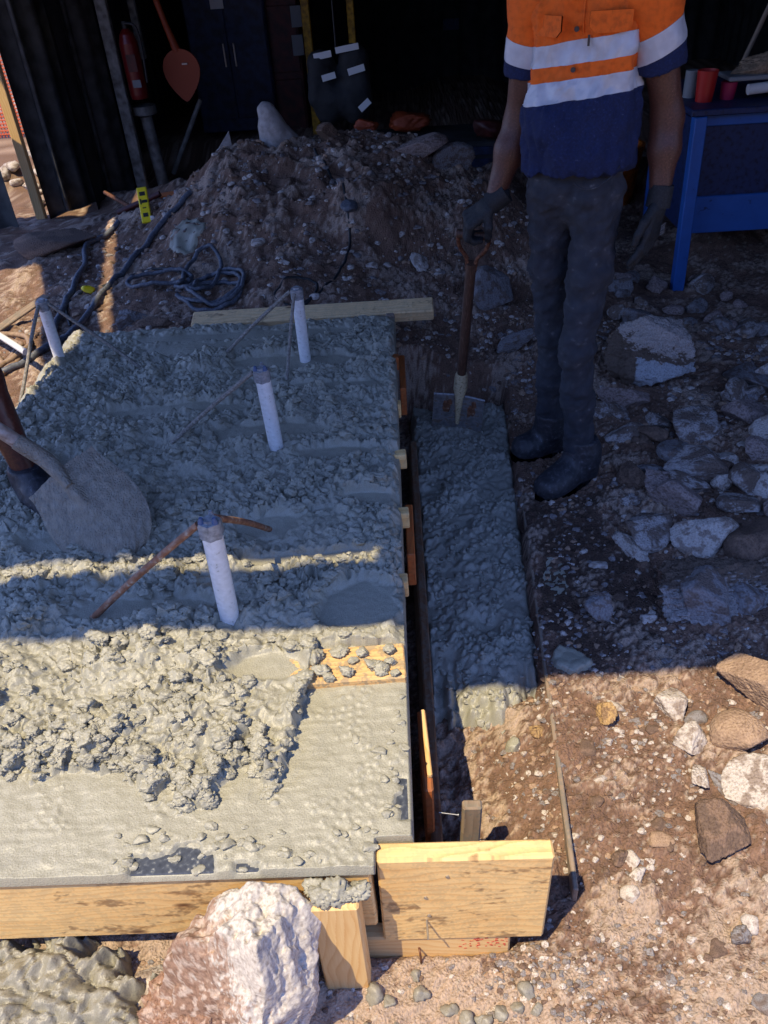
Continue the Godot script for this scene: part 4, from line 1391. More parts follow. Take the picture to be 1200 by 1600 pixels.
	rock("smooth brown boulder sunk in the soil left of the sun streak", Vector2(-1.82, -4.25), Vector3(0.20, 0.09, 0.17), Vector3(0, 0.2, 0.05), "brown", 81, 0.35, 4, 7, 0.03)
	# sunlit ground at the right
	rock("tan squarish rock straddling the shadow edge at the right border", Vector2(0.815, -1.285), Vector3(0.075, 0.065, 0.095), Vector3(0.1, 0.25, 0.05), "tan", 82, 0.2, 4, 12, 0.05)
	rock("dark brown angular rock sitting in sunlight at the right", Vector2(0.615, -0.92), Vector3(0.070, 0.046, 0.066), Vector3(0.05, 0.6, 0.0), "brown", 83, 0.2, 4, 12, 0.05)
	rock("pale dusty slab with a grey flake at the right edge", Vector2(0.74, -1.02), Vector3(0.075, 0.035, 0.075), Vector3(0.0, 0.9, 0.1), "white", 84, 0.4, 4, 9, 0.06)
	rock("thin grey slate flake beside the dark brown angular rock", Vector2(0.665, -1.035), Vector3(0.018, 0.008, 0.048), Vector3(0.1, 0.5, 0.3), "grey", 85, 0.1, 3, 12, 0.05)
	rock("tan rock below the squarish rock on the shadow edge", Vector2(0.735, -1.15), Vector3(0.058, 0.04, 0.062), Vector3(0, 0.5, 0.1), "tan", 86, 0.25, 3, 12, 0.06)
	rock("knobbly golden rock in sunlight near the trench board", Vector2(0.450, -1.255), Vector3(0.027, 0.03, 0.036), Vector3(0.2, 0.1, 0.2), "gold", 87, 0.15, 4, 10, 0.14)
	rock("white chalky rock in sunlight under the shadow line", Vector2(0.605, -1.27), Vector3(0.042, 0.03, 0.054), Vector3(0, 0.4, 0), "white", 88, 0.25, 3)
	rock("white chalky lump between the tan rocks and the slate flake", Vector2(0.625, -1.16), Vector3(0.046, 0.028, 0.038), Vector3(0, 1.2, 0), "white", 89, 0.25, 3)
	rock("small white chalk stone just left of the grey slate flake", Vector2(0.615, -1.06), Vector3(0.030, 0.022, 0.030), Vector3(0, 0.2, 0), "white", 90, 0.2, 3)
	rock("dark angular stone in sunlight midway between plank and brown rock", Vector2(0.405, -0.90), Vector3(0.022, 0.018, 0.018), Vector3(0, 0.4, 0), "brown", 91, 0.2, 3, 12)
	rock("grey angular stone at the lower right of the sunlit ground", Vector2(0.60, -0.73), Vector3(0.024, 0.018, 0.017), Vector3(0, 0.2, 0.1), "grey", 92, 0.2, 3, 12)
	rock("flat pale stone below the dark angular stone", Vector2(0.43, -0.855), Vector3(0.028, 0.012, 0.016), Vector3(0, 0.5, 0), "white", 93, 0.2, 3)
	rock("golden stone in the sunlit trench end near the concrete splash", Vector2(0.285, -1.235), Vector3(0.018, 0.015, 0.02), Vector3(0, 0.5, 0.2), "gold", 94, 0.15, 3)
	# the great two-coloured boulder in front
	var giant := func(p, n, off):
		var w: float = p.x * 0.8 + p.y * 0.55 + 0.30 * nA.get_noise_3dv(p * 1.2 + off) + 0.20 * nB.get_noise_3dv(p * 0.8 + off)
		var c := Color(0.62, 0.58, 0.52)
		w += 0.35 * nC.get_noise_3dv(p * 0.4 + off)
		if w < 0.10:
			c = Color(0.29, 0.18, 0.125).lerp(Color(0.42, 0.30, 0.23), smoothstep(-0.25, 0.10, w))
			if nB.get_noise_3dv(p * 1.1 + off * 2.0) > 0.13:
				c = Color(0.50, 0.40, 0.33)
		return c * (1.0 + 0.25 * nC.get_noise_3dv(p * 0.5))
	var g := solo("boulder", stone(99, 6, 11, 0.15, Vector3(0.175, 0.215, 0.15), giant, 1.0, true), M.boulder, "great rough boulder, half white half rusty brown, leaning on the front board", "boulder")
	g.position = Vector3(-0.300, 0.085, -0.595)
	g.rotation = Vector3(-0.12, 0.25, -0.15)
	rock("pale dusty lump between the boulder and the dumped concrete heap", Vector2(-0.50, -0.60), Vector3(0.085, 0.05, 0.09), Vector3(0, 0.3, 0), "white", 98, 0.45, 4, 6, 0.08)
	rock("rusty brown knobbly chunk leaning against the great boulder's left side", Vector2(-0.43, -0.575), Vector3(0.105, 0.10, 0.10), Vector3(0.2, 0.4, 0.3), "rust", 97, 0.3, 5, 9, 0.16)
	# grey concrete clods on the ground before the plank
	var spots := [[-0.115, -0.655, 0.018], [-0.085, -0.64, 0.014], [-0.02, -0.655, 0.017], [0.03, -0.63, 0.017], [0.062, -0.61, 0.016], [0.09, -0.612, 0.017], [0.128, -0.622, 0.015], [0.07, -0.575, 0.018], [0.10, -0.578, 0.018], [0.175, -0.655, 0.017], [0.155, -0.63, 0.012], [0.19, -0.625, 0.012], [-0.03, -0.69, 0.011], [0.02, -0.585, 0.011], [0.14, -0.565, 0.013], [-0.07, -0.60, 0.010], [0.21, -0.58, 0.012], [-0.12, -0.60, 0.012]]
	for i in spots.size():
		var q: Array = spots[i]
		var c := rock("dried grey concrete clod on the ground before the boot printed plank", Vector2(q[0], q[1]), Vector3(1, 0.85, 1) * q[2], Vector3(i, i * 2.0, 0), "clod", 120 + i, 0.25, 2, 6, 0.25, "concrete_clod", "concrete clods before the plank", "clod")
		c.name = c.name
	# jagged broken pieces crowding the shade right of the worker
	for i in 76:
		var x := rng.randf_range(0.68, 1.50)
		var z := rng.randf_range(-2.95, -1.55)
		if x > 0.80 and x < 1.27 and z < -2.75:
			continue
		var r := lerpf(0.026, 0.085, pow(rng.randf(), 1.7))
		var k: String = ["half", "white", "pink", "brown", "half", "grey"][i % 6]
		rock(["half pale half muddy broken piece in the shaded rubble right of the worker", "whitish jagged broken piece in the shaded rubble right of the worker", "pinkish broken piece in the shaded rubble right of the worker", "brown earthy lump in the shaded rubble right of the worker", "half pale half muddy broken piece in the shaded rubble right of the worker", "grey broken piece in the shaded rubble right of the worker"][i % 6], Vector2(x, z), Vector3(r * 1.3, r * 0.75, r), Vector3(rng.randf_range(-0.4, 0.4), rng.randf() * 6.0, rng.randf_range(-0.4, 0.4)), k, 700 + i % 13, 0.24, 4, 9, 0.045, "rubble_stone", "broken pieces right of the worker: " + k, "stone")
	# rubble around the bench foot and at the heap's right flank
	for i in 34:
		var x := rng.randf_range(0.72, 1.62)
		var z := rng.randf_range(-4.0, -3.15)
		if Vector2(x - 1.364, z + 3.81).length() < 0.07:
			continue
		var r := rng.randf_range(0.025, 0.065)
		rock("loose grey stone in the rubble between the worker and the blue bench", Vector2(x, z), Vector3(r * 1.2, r * 0.8, r), Vector3(rng.randf(), rng.randf() * 6.0, 0), ["grey", "pink", "half", "grey"][i % 4], 200 + i % 9, 0.3, 3, 10, 0.08, "rubble_stone", "loose stones before the blue bench", "stone")

# ---------------------------------------------------------------- small stones in numbers
func build_small_stones():
	var kinds := ["white", "grey", "tan", "brown"]
	var shapes := {}
	for k in kinds:
		shapes[k] = []
		for i in 5:
			shapes[k].append(stone(400 + i * 7 + k.length(), 2, 11, 0.09, Vector3.ONE, paint_of(k)))
	# countable chips: heap, shaded right, sunlit right
	var zones := [
		["pale_chip", "pale lime chip in the slope of the dirt heap behind the slab", "pale chips in the heap", 95, Rect2(-1.1, -4.35, 1.7, 1.2), 0.012, 0.03, ["white", "grey", "white"]],
		["pale_chip", "pale stone chip in the shaded rubble right of the worker", "pale chips right of the worker", 60, Rect2(0.55, -2.9, 0.75, 1.35), 0.010, 0.026, ["white", "grey", "brown", "white"]],
		["small_stone", "small stone on the sunlit dirt right of the trench board", "small stones on the sunlit dirt", 130, Rect2(0.38, -1.33, 0.55, 0.85), 0.006, 0.026, ["white", "tan", "white", "brown", "grey"]],
		["small_stone", "small stone on the soil at the head of the trench behind the spade", "small stones at the head of the trench", 40, Rect2(0.18, -3.4, 0.6, 0.5), 0.011, 0.026, ["white", "grey", "brown"]]]
	for zn in zones:
		var made := 0
		var tries := 0
		while made < zn[3] and tries < 2000:
			tries += 1
			var rc: Rect2 = zn[4]
			var x := rng.randf_range(rc.position.x, rc.end.x)
			var z := rng.randf_range(rc.position.y, rc.end.y)
			if x > 0.30 and x < 0.70 and z > -2.5 and z < -2.06:
				continue
			var r: float = lerpf(zn[5], zn[6], pow(rng.randf(), 2.0))
			var k: String = zn[7][made % zn[7].size()]
			var o := solo(zn[0], shapes[k][rng.randi() % 5], M.small_stone, zn[1], "stone", zn[2])
			o.position = Vector3(x, soil_h(x, z) + r * 0.08, z)
			o.basis = any_turn().scaled(Vector3(r * rng.randf_range(0.8, 1.4), r * rng.randf_range(0.5, 0.85), r))
			made += 1
	# gravel: too fine to count
	var g := Node3D.new()
	g.name = "gravel"
	add_child(g)
	g.set_meta("kind", "stuff")
	tag(g, "fine gravel and crumbs scattered over the soil", "gravel")
	for k in kinds:
		for v in 2:
			var xf := []
			while xf.size() < 2300:
				var x := 0.0
				var z := 0.0
				var pick := rng.randf()
				if pick < 0.46:
					x = rng.randf_range(0.10, 1.1)
					z = rng.randf_range(-1.6, -0.46)
				elif pick < 0.74:
					x = rng.randf_range(0.35, 1.6)
					z = rng.randf_range(-3.4, -1.5)
				elif pick < 0.92:
					x = rng.randf_range(-1.7, 0.9)
					z = rng.randf_range(-4.7, -3.0)
				else:
					x = rng.randf_range(-0.6, 0.3)
					z = rng.randf_range(-0.72, -0.46)
				if nA.get_noise_2d(x * 2.5 + 8, z * 2.5) + 0.4 < rng.randf() * 0.8:
					continue
				var r := lerpf(0.0022, 0.009, pow(rng.randf(), 3.0)) * (1.0 + 0.35 * (-z - 1.0))
				xf.append(Transform3D(any_turn().scaled(Vector3(r * 1.2, r * 0.8, r)), Vector3(x, soil_h(x, z) + r * 0.3, z)))
			multi("gravel", shapes[k][v], M.small_stone, xf, [], g)

# ---------------------------------------------------------------- spade in the trench and shovel at the left
func build_tools():
	var s := thing("spade", "square mouthed spade with wooden shaft stuck upright in the trench concrete", "spade", "", Vector3(0.197, -0.09, -2.70))
	var grip := Vector3(0.236, 0.787, -2.45) - s.position
	var up := grip.normalized()
	var side := Vector3(0.97, 0.0, 0.24).normalized()
	side = (side - up * side.dot(up)).normalized()
	var face := side.cross(up).normalized()
	if face.z < 0:
		face = -face
	# blade: slightly dished sheet
	var V := PackedVector3Array()
	var I := PackedInt32Array()
	var nu := 14
	var nv := 12
	for sd in 2:
		for j in nv + 1:
			for i in nu + 1:
				var u := -1.0 + 2.0 * i / nu
				var v := float(j) / nv
				var w := 0.094 + 0.004 * (1.0 - v)
				var dish := 0.012 * u * u + 0.006 * v
				V.append(side * u * w + up * (0.0 + v * 0.23) + face * (dish - 0.0028 * sd))
	for sd in 2:
		for j in nv:
			for i in nu:
				var a := sd * (nu + 1) * (nv + 1) + j * (nu + 1) + i
				if sd == 0:
					I.append_array([a, a + nu + 1, a + 1, a + 1, a + nu + 1, a + nu + 2])
				else:
					I.append_array([a, a + 1, a + nu + 1, a + 1, a + nu + 2, a + nu + 1])
	part("blade", amesh(V, normals_of(V, I), I), M.blade, s)
	for q in [-1, 1]:
		part("tread", tube([side * 0.02 * q + up * 0.232, side * 0.096 * q + up * 0.231 + face * 0.008], 0.005, 8), M.galvanised, s)
	part("socket", tube([up * 0.09 + face * 0.006, up * 0.17 + face * 0.006, up * 0.225 + face * 0.005, up * 0.27, up * 0.33, up * 0.345], [0.007, 0.012, 0.016, 0.026, 0.024, 0.019], 12), M.cream_paint, s)
	for q in [[-0.045, 0.175, 0.026, 3], [0.052, 0.165, 0.03, 4], [0.056, 0.195, 0.02, 9], [-0.035, 0.195, 0.016, 6]]:
		var pm := part("paint_splash", stone(500 + q[3], 3, 5, 0.7, Vector3(q[2] * 0.5, q[2], 0.003)), M.rust_brace, s)
		pm.basis = Basis(side, up, face)
		pm.position = side * q[0] + up * q[1] + face * (0.006 + 0.012 * pow(q[0] / 0.094, 2.0))
	var L := grip.length()
	part("shaft", tube([up * 0.33, up * (L * 0.6), up * (L - 0.10)], [0.0165, 0.0175, 0.0165], 14), M.handle_wood, s)
	for q in [-1, 1]:
		part("yoke", tube(spline([up * (L - 0.13) + side * 0.012 * q, up * (L - 0.085) + side * 0.016 * q, up * (L - 0.055) + side * 0.036 * q, up * (L - 0.03) + side * 0.046 * q, up * (L + 0.008) + side * 0.048 * q], 5), 0.0065, 8), M.rusty_steel, s)
	part("grip_bar", tube([up * L - side * 0.052, up * L + side * 0.052], 0.013, 12), M.handle_wood, s)

	# round shovel pressed into the concrete
	var sh := thing("shovel", "round pointed shovel coated with concrete pressed into the slab at the left", "shovel", "", Vector3(-0.918, 0.475, -1.75))
	var tip := Vector3(-0.708, 0.325, -1.544) - sh.position
	var ax := tip.normalized()
	var sd2 := Vector3(0.764, 0.433, -0.476).normalized()
	sd2 = (sd2 - ax * sd2.dot(ax)).normalized()
	var nn := sd2.cross(ax).normalized()
	if nn.y < 0:
		nn = -nn
	V = PackedVector3Array()
	I = PackedInt32Array()
	nu = 40
	nv = 50
	var len := tip.length() - 0.02
	for q in 2:
		for j in nv + 1:
			for i in nu + 1:
				var u := -1.0 + 2.0 * i / nu
				var v := float(j) / nv
				var w := 0.104 + 0.022 * smoothstep(0.0, 0.45, v)
				if v > 0.5:
					w *= sqrt(maxf(0.0, 1.0 - pow((v - 0.5) / 0.5, 2.3))) * 0.98 + 0.02
				var arch := 0.024 * (1.0 - u * u) - 0.018 * v * v + 0.014 * exp(-pow(u / 0.13, 2.0)) * (1.0 - smoothstep(0.3, 0.65, v)) + 0.010 * smoothstep(0.80, 1.0, absf(u)) * (1.0 - smoothstep(0.0, 0.08, v))
				var p := sd2 * u * w + ax * (0.02 + v * len) + nn * (arch - 0.003 * q)
				if q == 0:
					p += nn * (0.0035 * nB.get_noise_2d(u * 0.6, v * 0.9) + 0.004 * nC.get_noise_2d(u * 0.12, v * 0.25) + 0.0035 * nB.get_noise_2d(u * 2.2, v * 0.35))
				V.append(p)
	for q in 2:
		for j in nv:
			for i in nu:
				var a := q * (nu + 1) * (nv + 1) + j * (nu + 1) + i
				if q == 0:
					I.append_array([a, a + nu + 1, a + 1, a + 1, a + nu + 1, a + nu + 2])
				else:
					I.append_array([a, a + 1, a + nu + 1, a + 1, a + nu + 2, a + nu + 1])
	var N := normals_of(V, I)
	if N[10 * (nu + 1) + 13].dot(nn) < 0:
		for t in range(0, I.size(), 3):
			var x := I[t + 1]
			I[t + 1] = I[t + 2]
			I[t + 2] = x
		N = normals_of(V, I)
	part("blade", amesh(V, N, I), M.shovel_coat, sh)
	var hd := Vector3(-0.70, 0.72, -0.03).normalized()
	part("socket", tube(spline([ax * 0.085 + nn * 0.036, ax * 0.03 + nn * 0.034, hd * 0.02 + nn * 0.026, hd * 0.07 + nn * 0.018, hd * 0.11 + nn * 0.013], 4), [0.010, 0.012, 0.014, 0.017, 0.020, 0.021, 0.022, 0.022, 0.022, 0.022, 0.022, 0.022, 0.022, 0.022, 0.022, 0.022, 0.022], 12), M.shovel_coat, sh)
	part("shaft", tube([hd * 0.08 + nn * 0.013, hd * 0.5 + nn * 0.01, hd * 1.05], [0.019, 0.0185, 0.018], 12), mat("pale_handle", Color.WHITE, 0.55, 0.0, ntex(73, 0.03, 5, [[0.0, Color(0.42, 0.31, 0.24)], [0.4, Color(0.60, 0.52, 0.46)], [1.0, Color(0.78, 0.74, 0.71)]], 256), Vector3.ONE * 6.0), sh)

# ---------------------------------------------------------------- hands
# wrist w, palm direction d, back-of-hand normal b, thumb side t; curl: bend per joint; grip axis optional
func hand_prims(w: Vector3, d: Vector3, b: Vector3, t: Vector3, curl: Array, thumb: Array, spread := 0.10, k := 1.0) -> Array:
	var P := []
	d = d.normalized()
	b = (b - d * b.dot(d)).normalized()
	t = (t - d * t.dot(d) - b * t.dot(b)).normalized()
	P.append([w - d * 0.03, w + d * 0.02, 0.030 * k, 0.031 * k, b, 1.35])
	for i in 4:
		var off := (0.030 - 0.020 * i) * k
		P.append([w + d * 0.015 + t * off * 0.6, w + d * 0.085 * k + t * off, 0.017 * k, 0.0135 * k, b, 1.15])
	var lens := [[0.042, 0.026, 0.022], [0.046, 0.030, 0.024], [0.043, 0.028, 0.023], [0.034, 0.021, 0.020]]
	for i in 4:
		var off := (0.030 - 0.020 * i) * k
		var p := w + d * (0.088 - 0.004 * absf(i - 1.2)) * k + t * off
		var dir := (d + t * (0.5 - i * 0.34) * spread).normalized()
		var ang := 0.0
		for j in 3:
			ang += curl[i][j]
			var dd := (dir * cos(ang) - b * sin(ang)).normalized()
			var e: Vector3 = p + dd * lens[i][j] * k
			P.append([p, e, (0.0105 - 0.0008 * j) * k, (0.0100 - 0.0012 * j) * k])
			p = e
	var tp := w + d * 0.022 * k + t * 0.026 * k
	var dirs := thumb
	var tl := [0.042, 0.033, 0.027]
	for j in 3:
		var v: Array = dirs[j]
		var dd: Vector3 = (d * v[0] + t * v[1] - b * v[2]).normalized()
		var e: Vector3 = tp + dd * tl[j] * k
		P.append([tp, e, (0.0145 - 0.002 * j) * k, (0.0125 - 0.0022 * j) * k])
		tp = e
	return P

# ---------------------------------------------------------------- the standing worker
func build_worker():
	var base := Vector3(0.51, 0.0, -2.29)
	var w := thing("person", "person in orange and navy reflective work shirt, dark jeans, gloves and boots holding a spade", "person", "", base)
	var L := Vector3(0.866, 0, 0.5)      # the worker's left
	var Fw := Vector3(-0.5, 0, 0.866)    # facing
	var U := Vector3.UP
	var chest := Vector3(0.505, 1.30, -2.33) - base
	var pel := Vector3(0.503, 0.94, -2.325) - base
	var shL := chest + L * 0.150 + U * 0.115
	var shR := chest - L * 0.138 + U * 0.105 + Fw * 0.01
	var elL := Vector3(0.722, 1.118, -2.285) - base
	var wrL := Vector3(0.718, 0.915, -2.245) - base
	var elR := Vector3(0.362, 1.10, -2.45) - base
	var wrR := Vector3(0.288, 0.895, -2.41) - base
	var hipL := pel + L * 0.083
	var hipR := pel - L * 0.083
	var knL := Vector3(0.528, 0.505, -2.225) - base
	var knR := Vector3(0.486, 0.470, -2.395) - base
	var anL := Vector3(0.575, 0.09, -2.250) - base
	var anR := Vector3(0.505, 0.09, -2.425) - base
	# body: one continuous surface
	var neck := chest + U * 0.19 + Fw * 0.01
	var head := chest + U * 0.335 + Fw * 0.055
	var B := [
		[chest + L * 0.055 + U * 0.02, pel + L * 0.045 + U * 0.06, 0.072, 0.066, Fw, 1.1], [chest - L * 0.055 + U * 0.02, pel - L * 0.045 + U * 0.06, 0.072, 0.066, Fw, 1.1],
		[shL - L * 0.03, shR + L * 0.03, 0.05, 0.05], [neck - U * 0.06, head - U * 0.06, 0.058, 0.052],
		[head + U * 0.03 - Fw * 0.012, head + U * 0.02 - Fw * 0.03, 0.083, 0.085], [head - U * 0.055 + Fw * 0.022, head - U * 0.02 + Fw * 0.01, 0.052, 0.07],
		[head + Fw * 0.080 - U * 0.012, head + Fw * 0.095 - U * 0.035, 0.010, 0.016], [head + Fw * 0.068 - U * 0.066 - L * 0.018, head + Fw * 0.068 - U * 0.066 + L * 0.018, 0.012, 0.012],
		[head + L * 0.078 - U * 0.01 - Fw * 0.01, head + L * 0.080 - U * 0.035 - Fw * 0.01, 0.017, 0.012], [head - L * 0.078 - U * 0.01 - Fw * 0.01, head - L * 0.080 - U * 0.035 - Fw * 0.01, 0.017, 0.012],
		[shL, elL, 0.050, 0.038], [elL, elL.lerp(wrL, 0.35), 0.037, 0.038], [elL.lerp(wrL, 0.35), wrL, 0.038, 0.027],
		[shR, elR, 0.052, 0.040], [elR, elR.lerp(wrR, 0.35), 0.040, 0.041], [elR.lerp(wrR, 0.35), wrR, 0.041, 0.026],
		[hipL - L * 0.016, knL, 0.050, 0.036], [knL, anL, 0.036, 0.030], [hipR + L * 0.016, knR, 0.050, 0.034], [knR, anR, 0.034, 0.028],
		[pel + L * 0.042, pel - L * 0.042, 0.058, 0.058]]
	var body := part("body", bmesh(body_mesh(B, 0.0115, 0.03)), M.skin, w)
	for q in [-1, 1]:
		var eye := part("eye", stone(2, 2, 0, 0.0, Vector3.ONE * 0.0085), M.pale_sack, body)
		eye.position = head + Fw * 0.071 + L * 0.032 * q + U * 0.006
		part("pupil", stone(2, 2, 0, 0.0, Vector3(0.005, 0.005, 0.003)), M.button, eye).position = Fw * 0.0085
	part("hair", bmesh(body_mesh([[head + U * 0.045 - Fw * 0.02, head + U * 0.035 - Fw * 0.035, 0.086, 0.088]], 0.011, 0.02, [[-U, -(head.y + 0.045)]], 0.004, 6.0)), M.hair, body)
	# shirt
	var shirt := Node3D.new()
	shirt.name = "shirt"
	w.add_child(shirt)
	var T := [
		[chest + L * 0.062 + U * 0.05, chest + L * 0.058 - U * 0.16, 0.084, 0.082, Fw, 0.95], [chest - L * 0.058 + U * 0.05, chest - L * 0.056 - U * 0.16, 0.084, 0.081, Fw, 0.95],
		[chest + L * 0.064 - U * 0.16, pel + L * 0.062 + U * 0.07, 0.083, 0.090, Fw, 0.95], [chest - L * 0.062 - U * 0.16, pel - L * 0.060 + U * 0.06 + Fw * 0.01, 0.086, 0.092, Fw, 0.95],
		[pel + Fw * 0.03 + U * 0.11 + L * 0.02, pel + Fw * 0.035 + U * 0.16 - L * 0.03, 0.088, 0.085],
		[chest + L * 0.095 + U * 0.105, chest - L * 0.09 + U * 0.10, 0.062, 0.062], [chest + U * 0.13, chest + U * 0.19, 0.080, 0.060]]
	var hem_n := (-U + L * 0.10).normalized()
	var hem_c := hem_n.dot(pel + U * 0.055)
	var col_n := (U - Fw * 0.5).normalized()
	var trunk := body_mesh(T, 0.0085, 0.055, [[hem_n, hem_c], [U, chest.y + 0.205]], 0.020, 1.7, Vector3(1.2, 0.5, 1.2))
	for i in trunk[0].size():
		var tv: Vector3 = trunk[0][i]
		if tv.y < pel.y + 0.10:
			trunk[0][i] = tv + U * 0.016 * nB.get_noise_3dv(tv * 0.9) * (1.0 - smoothstep(pel.y + 0.06, pel.y + 0.10, tv.y))
	var band := (U - L * 0.15).normalized()
	var s0 := soup(trunk)
	var b0 := band.dot(chest)
	# bands measured along the tilted axis
	var lv := [b0 - 0.120, b0 - 0.073, b0 - 0.040, b0 + 0.010]
	var c1 := cut_soup(s0, band, lv[0], 0.003)
	part("lower_panel", soup_mesh(c1[0]), M.shirt_navy, shirt)
	var c2 := cut_soup(c1[1], band, lv[1], 0.003)
	part("reflective_tape", soup_mesh(c2[0], 0.0008), M.reflective, shirt)
	var c3 := cut_soup(c2[1], band, lv[2], 0.003)
	part("middle_panel", soup_mesh(c3[0]), M.shirt_orange, shirt)
	var c4 := cut_soup(c3[1], band, lv[3], 0.003)
	part("reflective_tape", soup_mesh(c4[0], 0.0008), M.reflective, shirt)
	part("yoke", soup_mesh(c4[1]), M.shirt_orange, shirt)
	for q in [[shL, elL, 0.60, 0.063, 0.063], [shR, elR, 0.62, 0.062, 0.060]]:
		var a: Vector3 = q[0]
		var e: Vector3 = q[1]
		var ad := (e - a).normalized()
		var ln: float = (e - a).length() * q[2]
		var sl := body_mesh([[a - ad * 0.012, a + ad * (ln + 0.03), q[3], q[4]], [a + L * 0.0 - U * 0.01, chest + U * 0.09, 0.062, 0.07]], 0.008, 0.04, [[ad, ad.dot(a) + ln]], 0.006, 1.2)
		var tilt := (ad + L * (0.30 if e.x > a.x else -0.06)).normalized()
		var z0 := tilt.dot(a + ad * ln)
		var d1 := cut_soup(soup(sl), tilt, z0 - 0.036, 0.002)
		var d2 := cut_soup(d1[0], tilt, z0 - 0.090, 0.002)
		var sleeve := part("sleeve", soup_mesh(d2[0]), M.shirt_orange, shirt)
		part("reflective_tape", soup_mesh(d2[1], 0.0008), M.reflective, sleeve)
		part("cuff", soup_mesh(d1[1]), M.shirt_navy, sleeve)
	# placket, buttons, pocket flaps, tag: laid on the cloth
	var front := func(u: float, y: float, out: float) -> Vector3:
		# walk along the facing direction to the cloth
		var o := chest + L * u + U * y
		var best := -1.0
		for i in trunk[0].size():
			var v: Vector3 = trunk[0][i] - o
			if absf(v.dot(U)) < 0.012 and absf(v.dot(L)) < 0.012:
				best = maxf(best, v.dot(Fw))
		return o + Fw * (maxf(best, 0.05) + out)
	for y in [0.105, 0.035, -0.052]:
		var bt := part("button", tube([Vector3.ZERO, Fw * 0.003], 0.0062, 10), M.button, shirt)
		bt.position = front.call(0.0, y, 0.001)
	var pk := []
	for i in 5:
		pk.append(front.call(0.016, 0.13 - i * 0.026, -0.0005))
	part("placket", tube(pk, 0.0026, 6), M.shirt_orange, shirt)
	for q in [[0.085, 0.055], [-0.075, 0.045]]:
		var fl := PackedVector2Array([Vector2(-0.05, 0.02), Vector2(0.05, 0.02), Vector2(0.05, -0.012), Vector2(0.035, -0.026), Vector2(-0.035, -0.026), Vector2(-0.05, -0.012)])
		var pf := part("pocket_flap", plate(fl, 0.004), M.shirt_orange, shirt)
		pf.basis = Basis(L, U, Fw).rotated(U, 0.45 if q[0] > 0 else -0.45)
		pf.position = front.call(q[0], q[1], 0.003)
	var tg := part("tag", cbox(Vector3(0.006, 0.024, 0.0012), 0.0003), M.button, shirt)
	tg.basis = Basis(L, U, Fw)
	tg.position = front.call(0.034, 0.012, 0.0015)
	for q in [-1, 1]:
		var cl := part("collar", body_mesh_or(neck, L, Fw, U, q), M.shirt_orange, shirt)
		cl.name = "collar"
	# jeans
	var J := [
		[pel + L * 0.046 + U * 0.085, pel - L * 0.046 + U * 0.085, 0.076, 0.076, Fw, 0.95], [pel + L * 0.048, pel - L * 0.048, 0.080, 0.080, Fw, 0.92],
		[hipL - L * 0.016, hipL.lerp(knL, 0.5), 0.070, 0.060], [hipL.lerp(knL, 0.5), knL, 0.060, 0.051], [knL, knL.lerp(anL, 0.45), 0.051, 0.049], [knL.lerp(anL, 0.45), anL + U * 0.02, 0.049, 0.049],
		[hipR + L * 0.016, hipR.lerp(knR, 0.5), 0.068, 0.058], [hipR.lerp(knR, 0.5), knR, 0.058, 0.048], [knR, knR.lerp(anR, 0.45), 0.048, 0.045], [knR.lerp(anR, 0.45), anR + U * 0.04, 0.045, 0.045]]
	var je := part("jeans", bmesh(body_mesh(J, 0.009, 0.028, [[-U, -0.088], [U, pel.y + 0.115]], 0.013, 1.8, Vector3(0.9, 1.2, 0.9))), M.jeans, w)
	je.name = "jeans"
	# pocket seam and fly
	var sm := []
	for q in [[0.135, 0.085, 0.055], [0.115, 0.055, 0.078], [0.085, 0.035, 0.095], [0.055, 0.032, 0.102], [0.03, 0.045, 0.104]]:
		sm.append(pel + L * q[0] + U * q[1] + Fw * q[2])
	part("pocket_seam", tube(spline(sm, 4), 0.0022, 5), M.jeans, je)
	# boots
	for q in [[anL, Vector3(0.422, 0, -2.128) - base, Vector3(0.640, 0, -2.285) - base], [anR, Vector3(0.372, 0, -2.386) - base, Vector3(0.572, 0, -2.450) - base]]:
		var an: Vector3 = q[0]
		var toe: Vector3 = q[1]
		var heel: Vector3 = q[2]
		var g := soil_boot(base, toe, heel)
		var dir := (toe - heel).normalized()
		var across := Vector3(dir.z, 0, -dir.x)
		var boot := part("boot", bmesh(body_mesh([
			[toe - dir * 0.048 + U * 0.043, toe - dir * 0.10 + U * 0.050, 0.045, 0.045, U, 1.12], [toe - dir * 0.10 + U * 0.052, an + U * 0.0 - dir * 0.01, 0.045, 0.050], [heel + dir * 0.048 + U * 0.045, heel + dir * 0.06 + U * 0.12, 0.042, 0.050],
			[heel + dir * 0.048 + U * 0.035, toe - dir * 0.06 + U * 0.035, 0.040, 0.044], [heel + dir * 0.062 + U * 0.10, an + U * 0.07, 0.050, 0.052]], 0.007, 0.03, [[-U, -0.020], [U, 0.17]], 0.003, 2.0)), M.boot, w)
		boot.position.y = g
		var outl := []
		for i in 20:
			var t := TAU * i / 20.0
			var mid := heel.lerp(toe, 0.5)
			var p := mid + dir * cos(t) * ((toe - heel).length() * 0.5) + across * sin(t) * (0.047 + 0.004 * cos(t)) * (1.0 + 0.18 * pow(absf(cos(t)), 4.0))
			outl.append(p)
		var sv := SurfaceTool.new()
		sv.begin(Mesh.PRIMITIVE_TRIANGLES)
		for i in 20:
			var a: Vector3 = outl[i]
			var b: Vector3 = outl[(i + 1) % 20]
			var c := heel.lerp(toe, 0.5)
			var nrm := ((a + b) * 0.5 - c)
			nrm.y = 0
			for tri in [[a, b, b + U * 0.026, nrm], [a, b + U * 0.026, a + U * 0.026, nrm], [a + U * 0.026, b + U * 0.026, c + U * 0.026, U], [a, c, b, -U]]:
				for kq in 3:
					sv.set_normal(tri[3].normalized())
					sv.add_vertex(tri[kq])
		part("sole", sv.commit(), M.boot, boot)
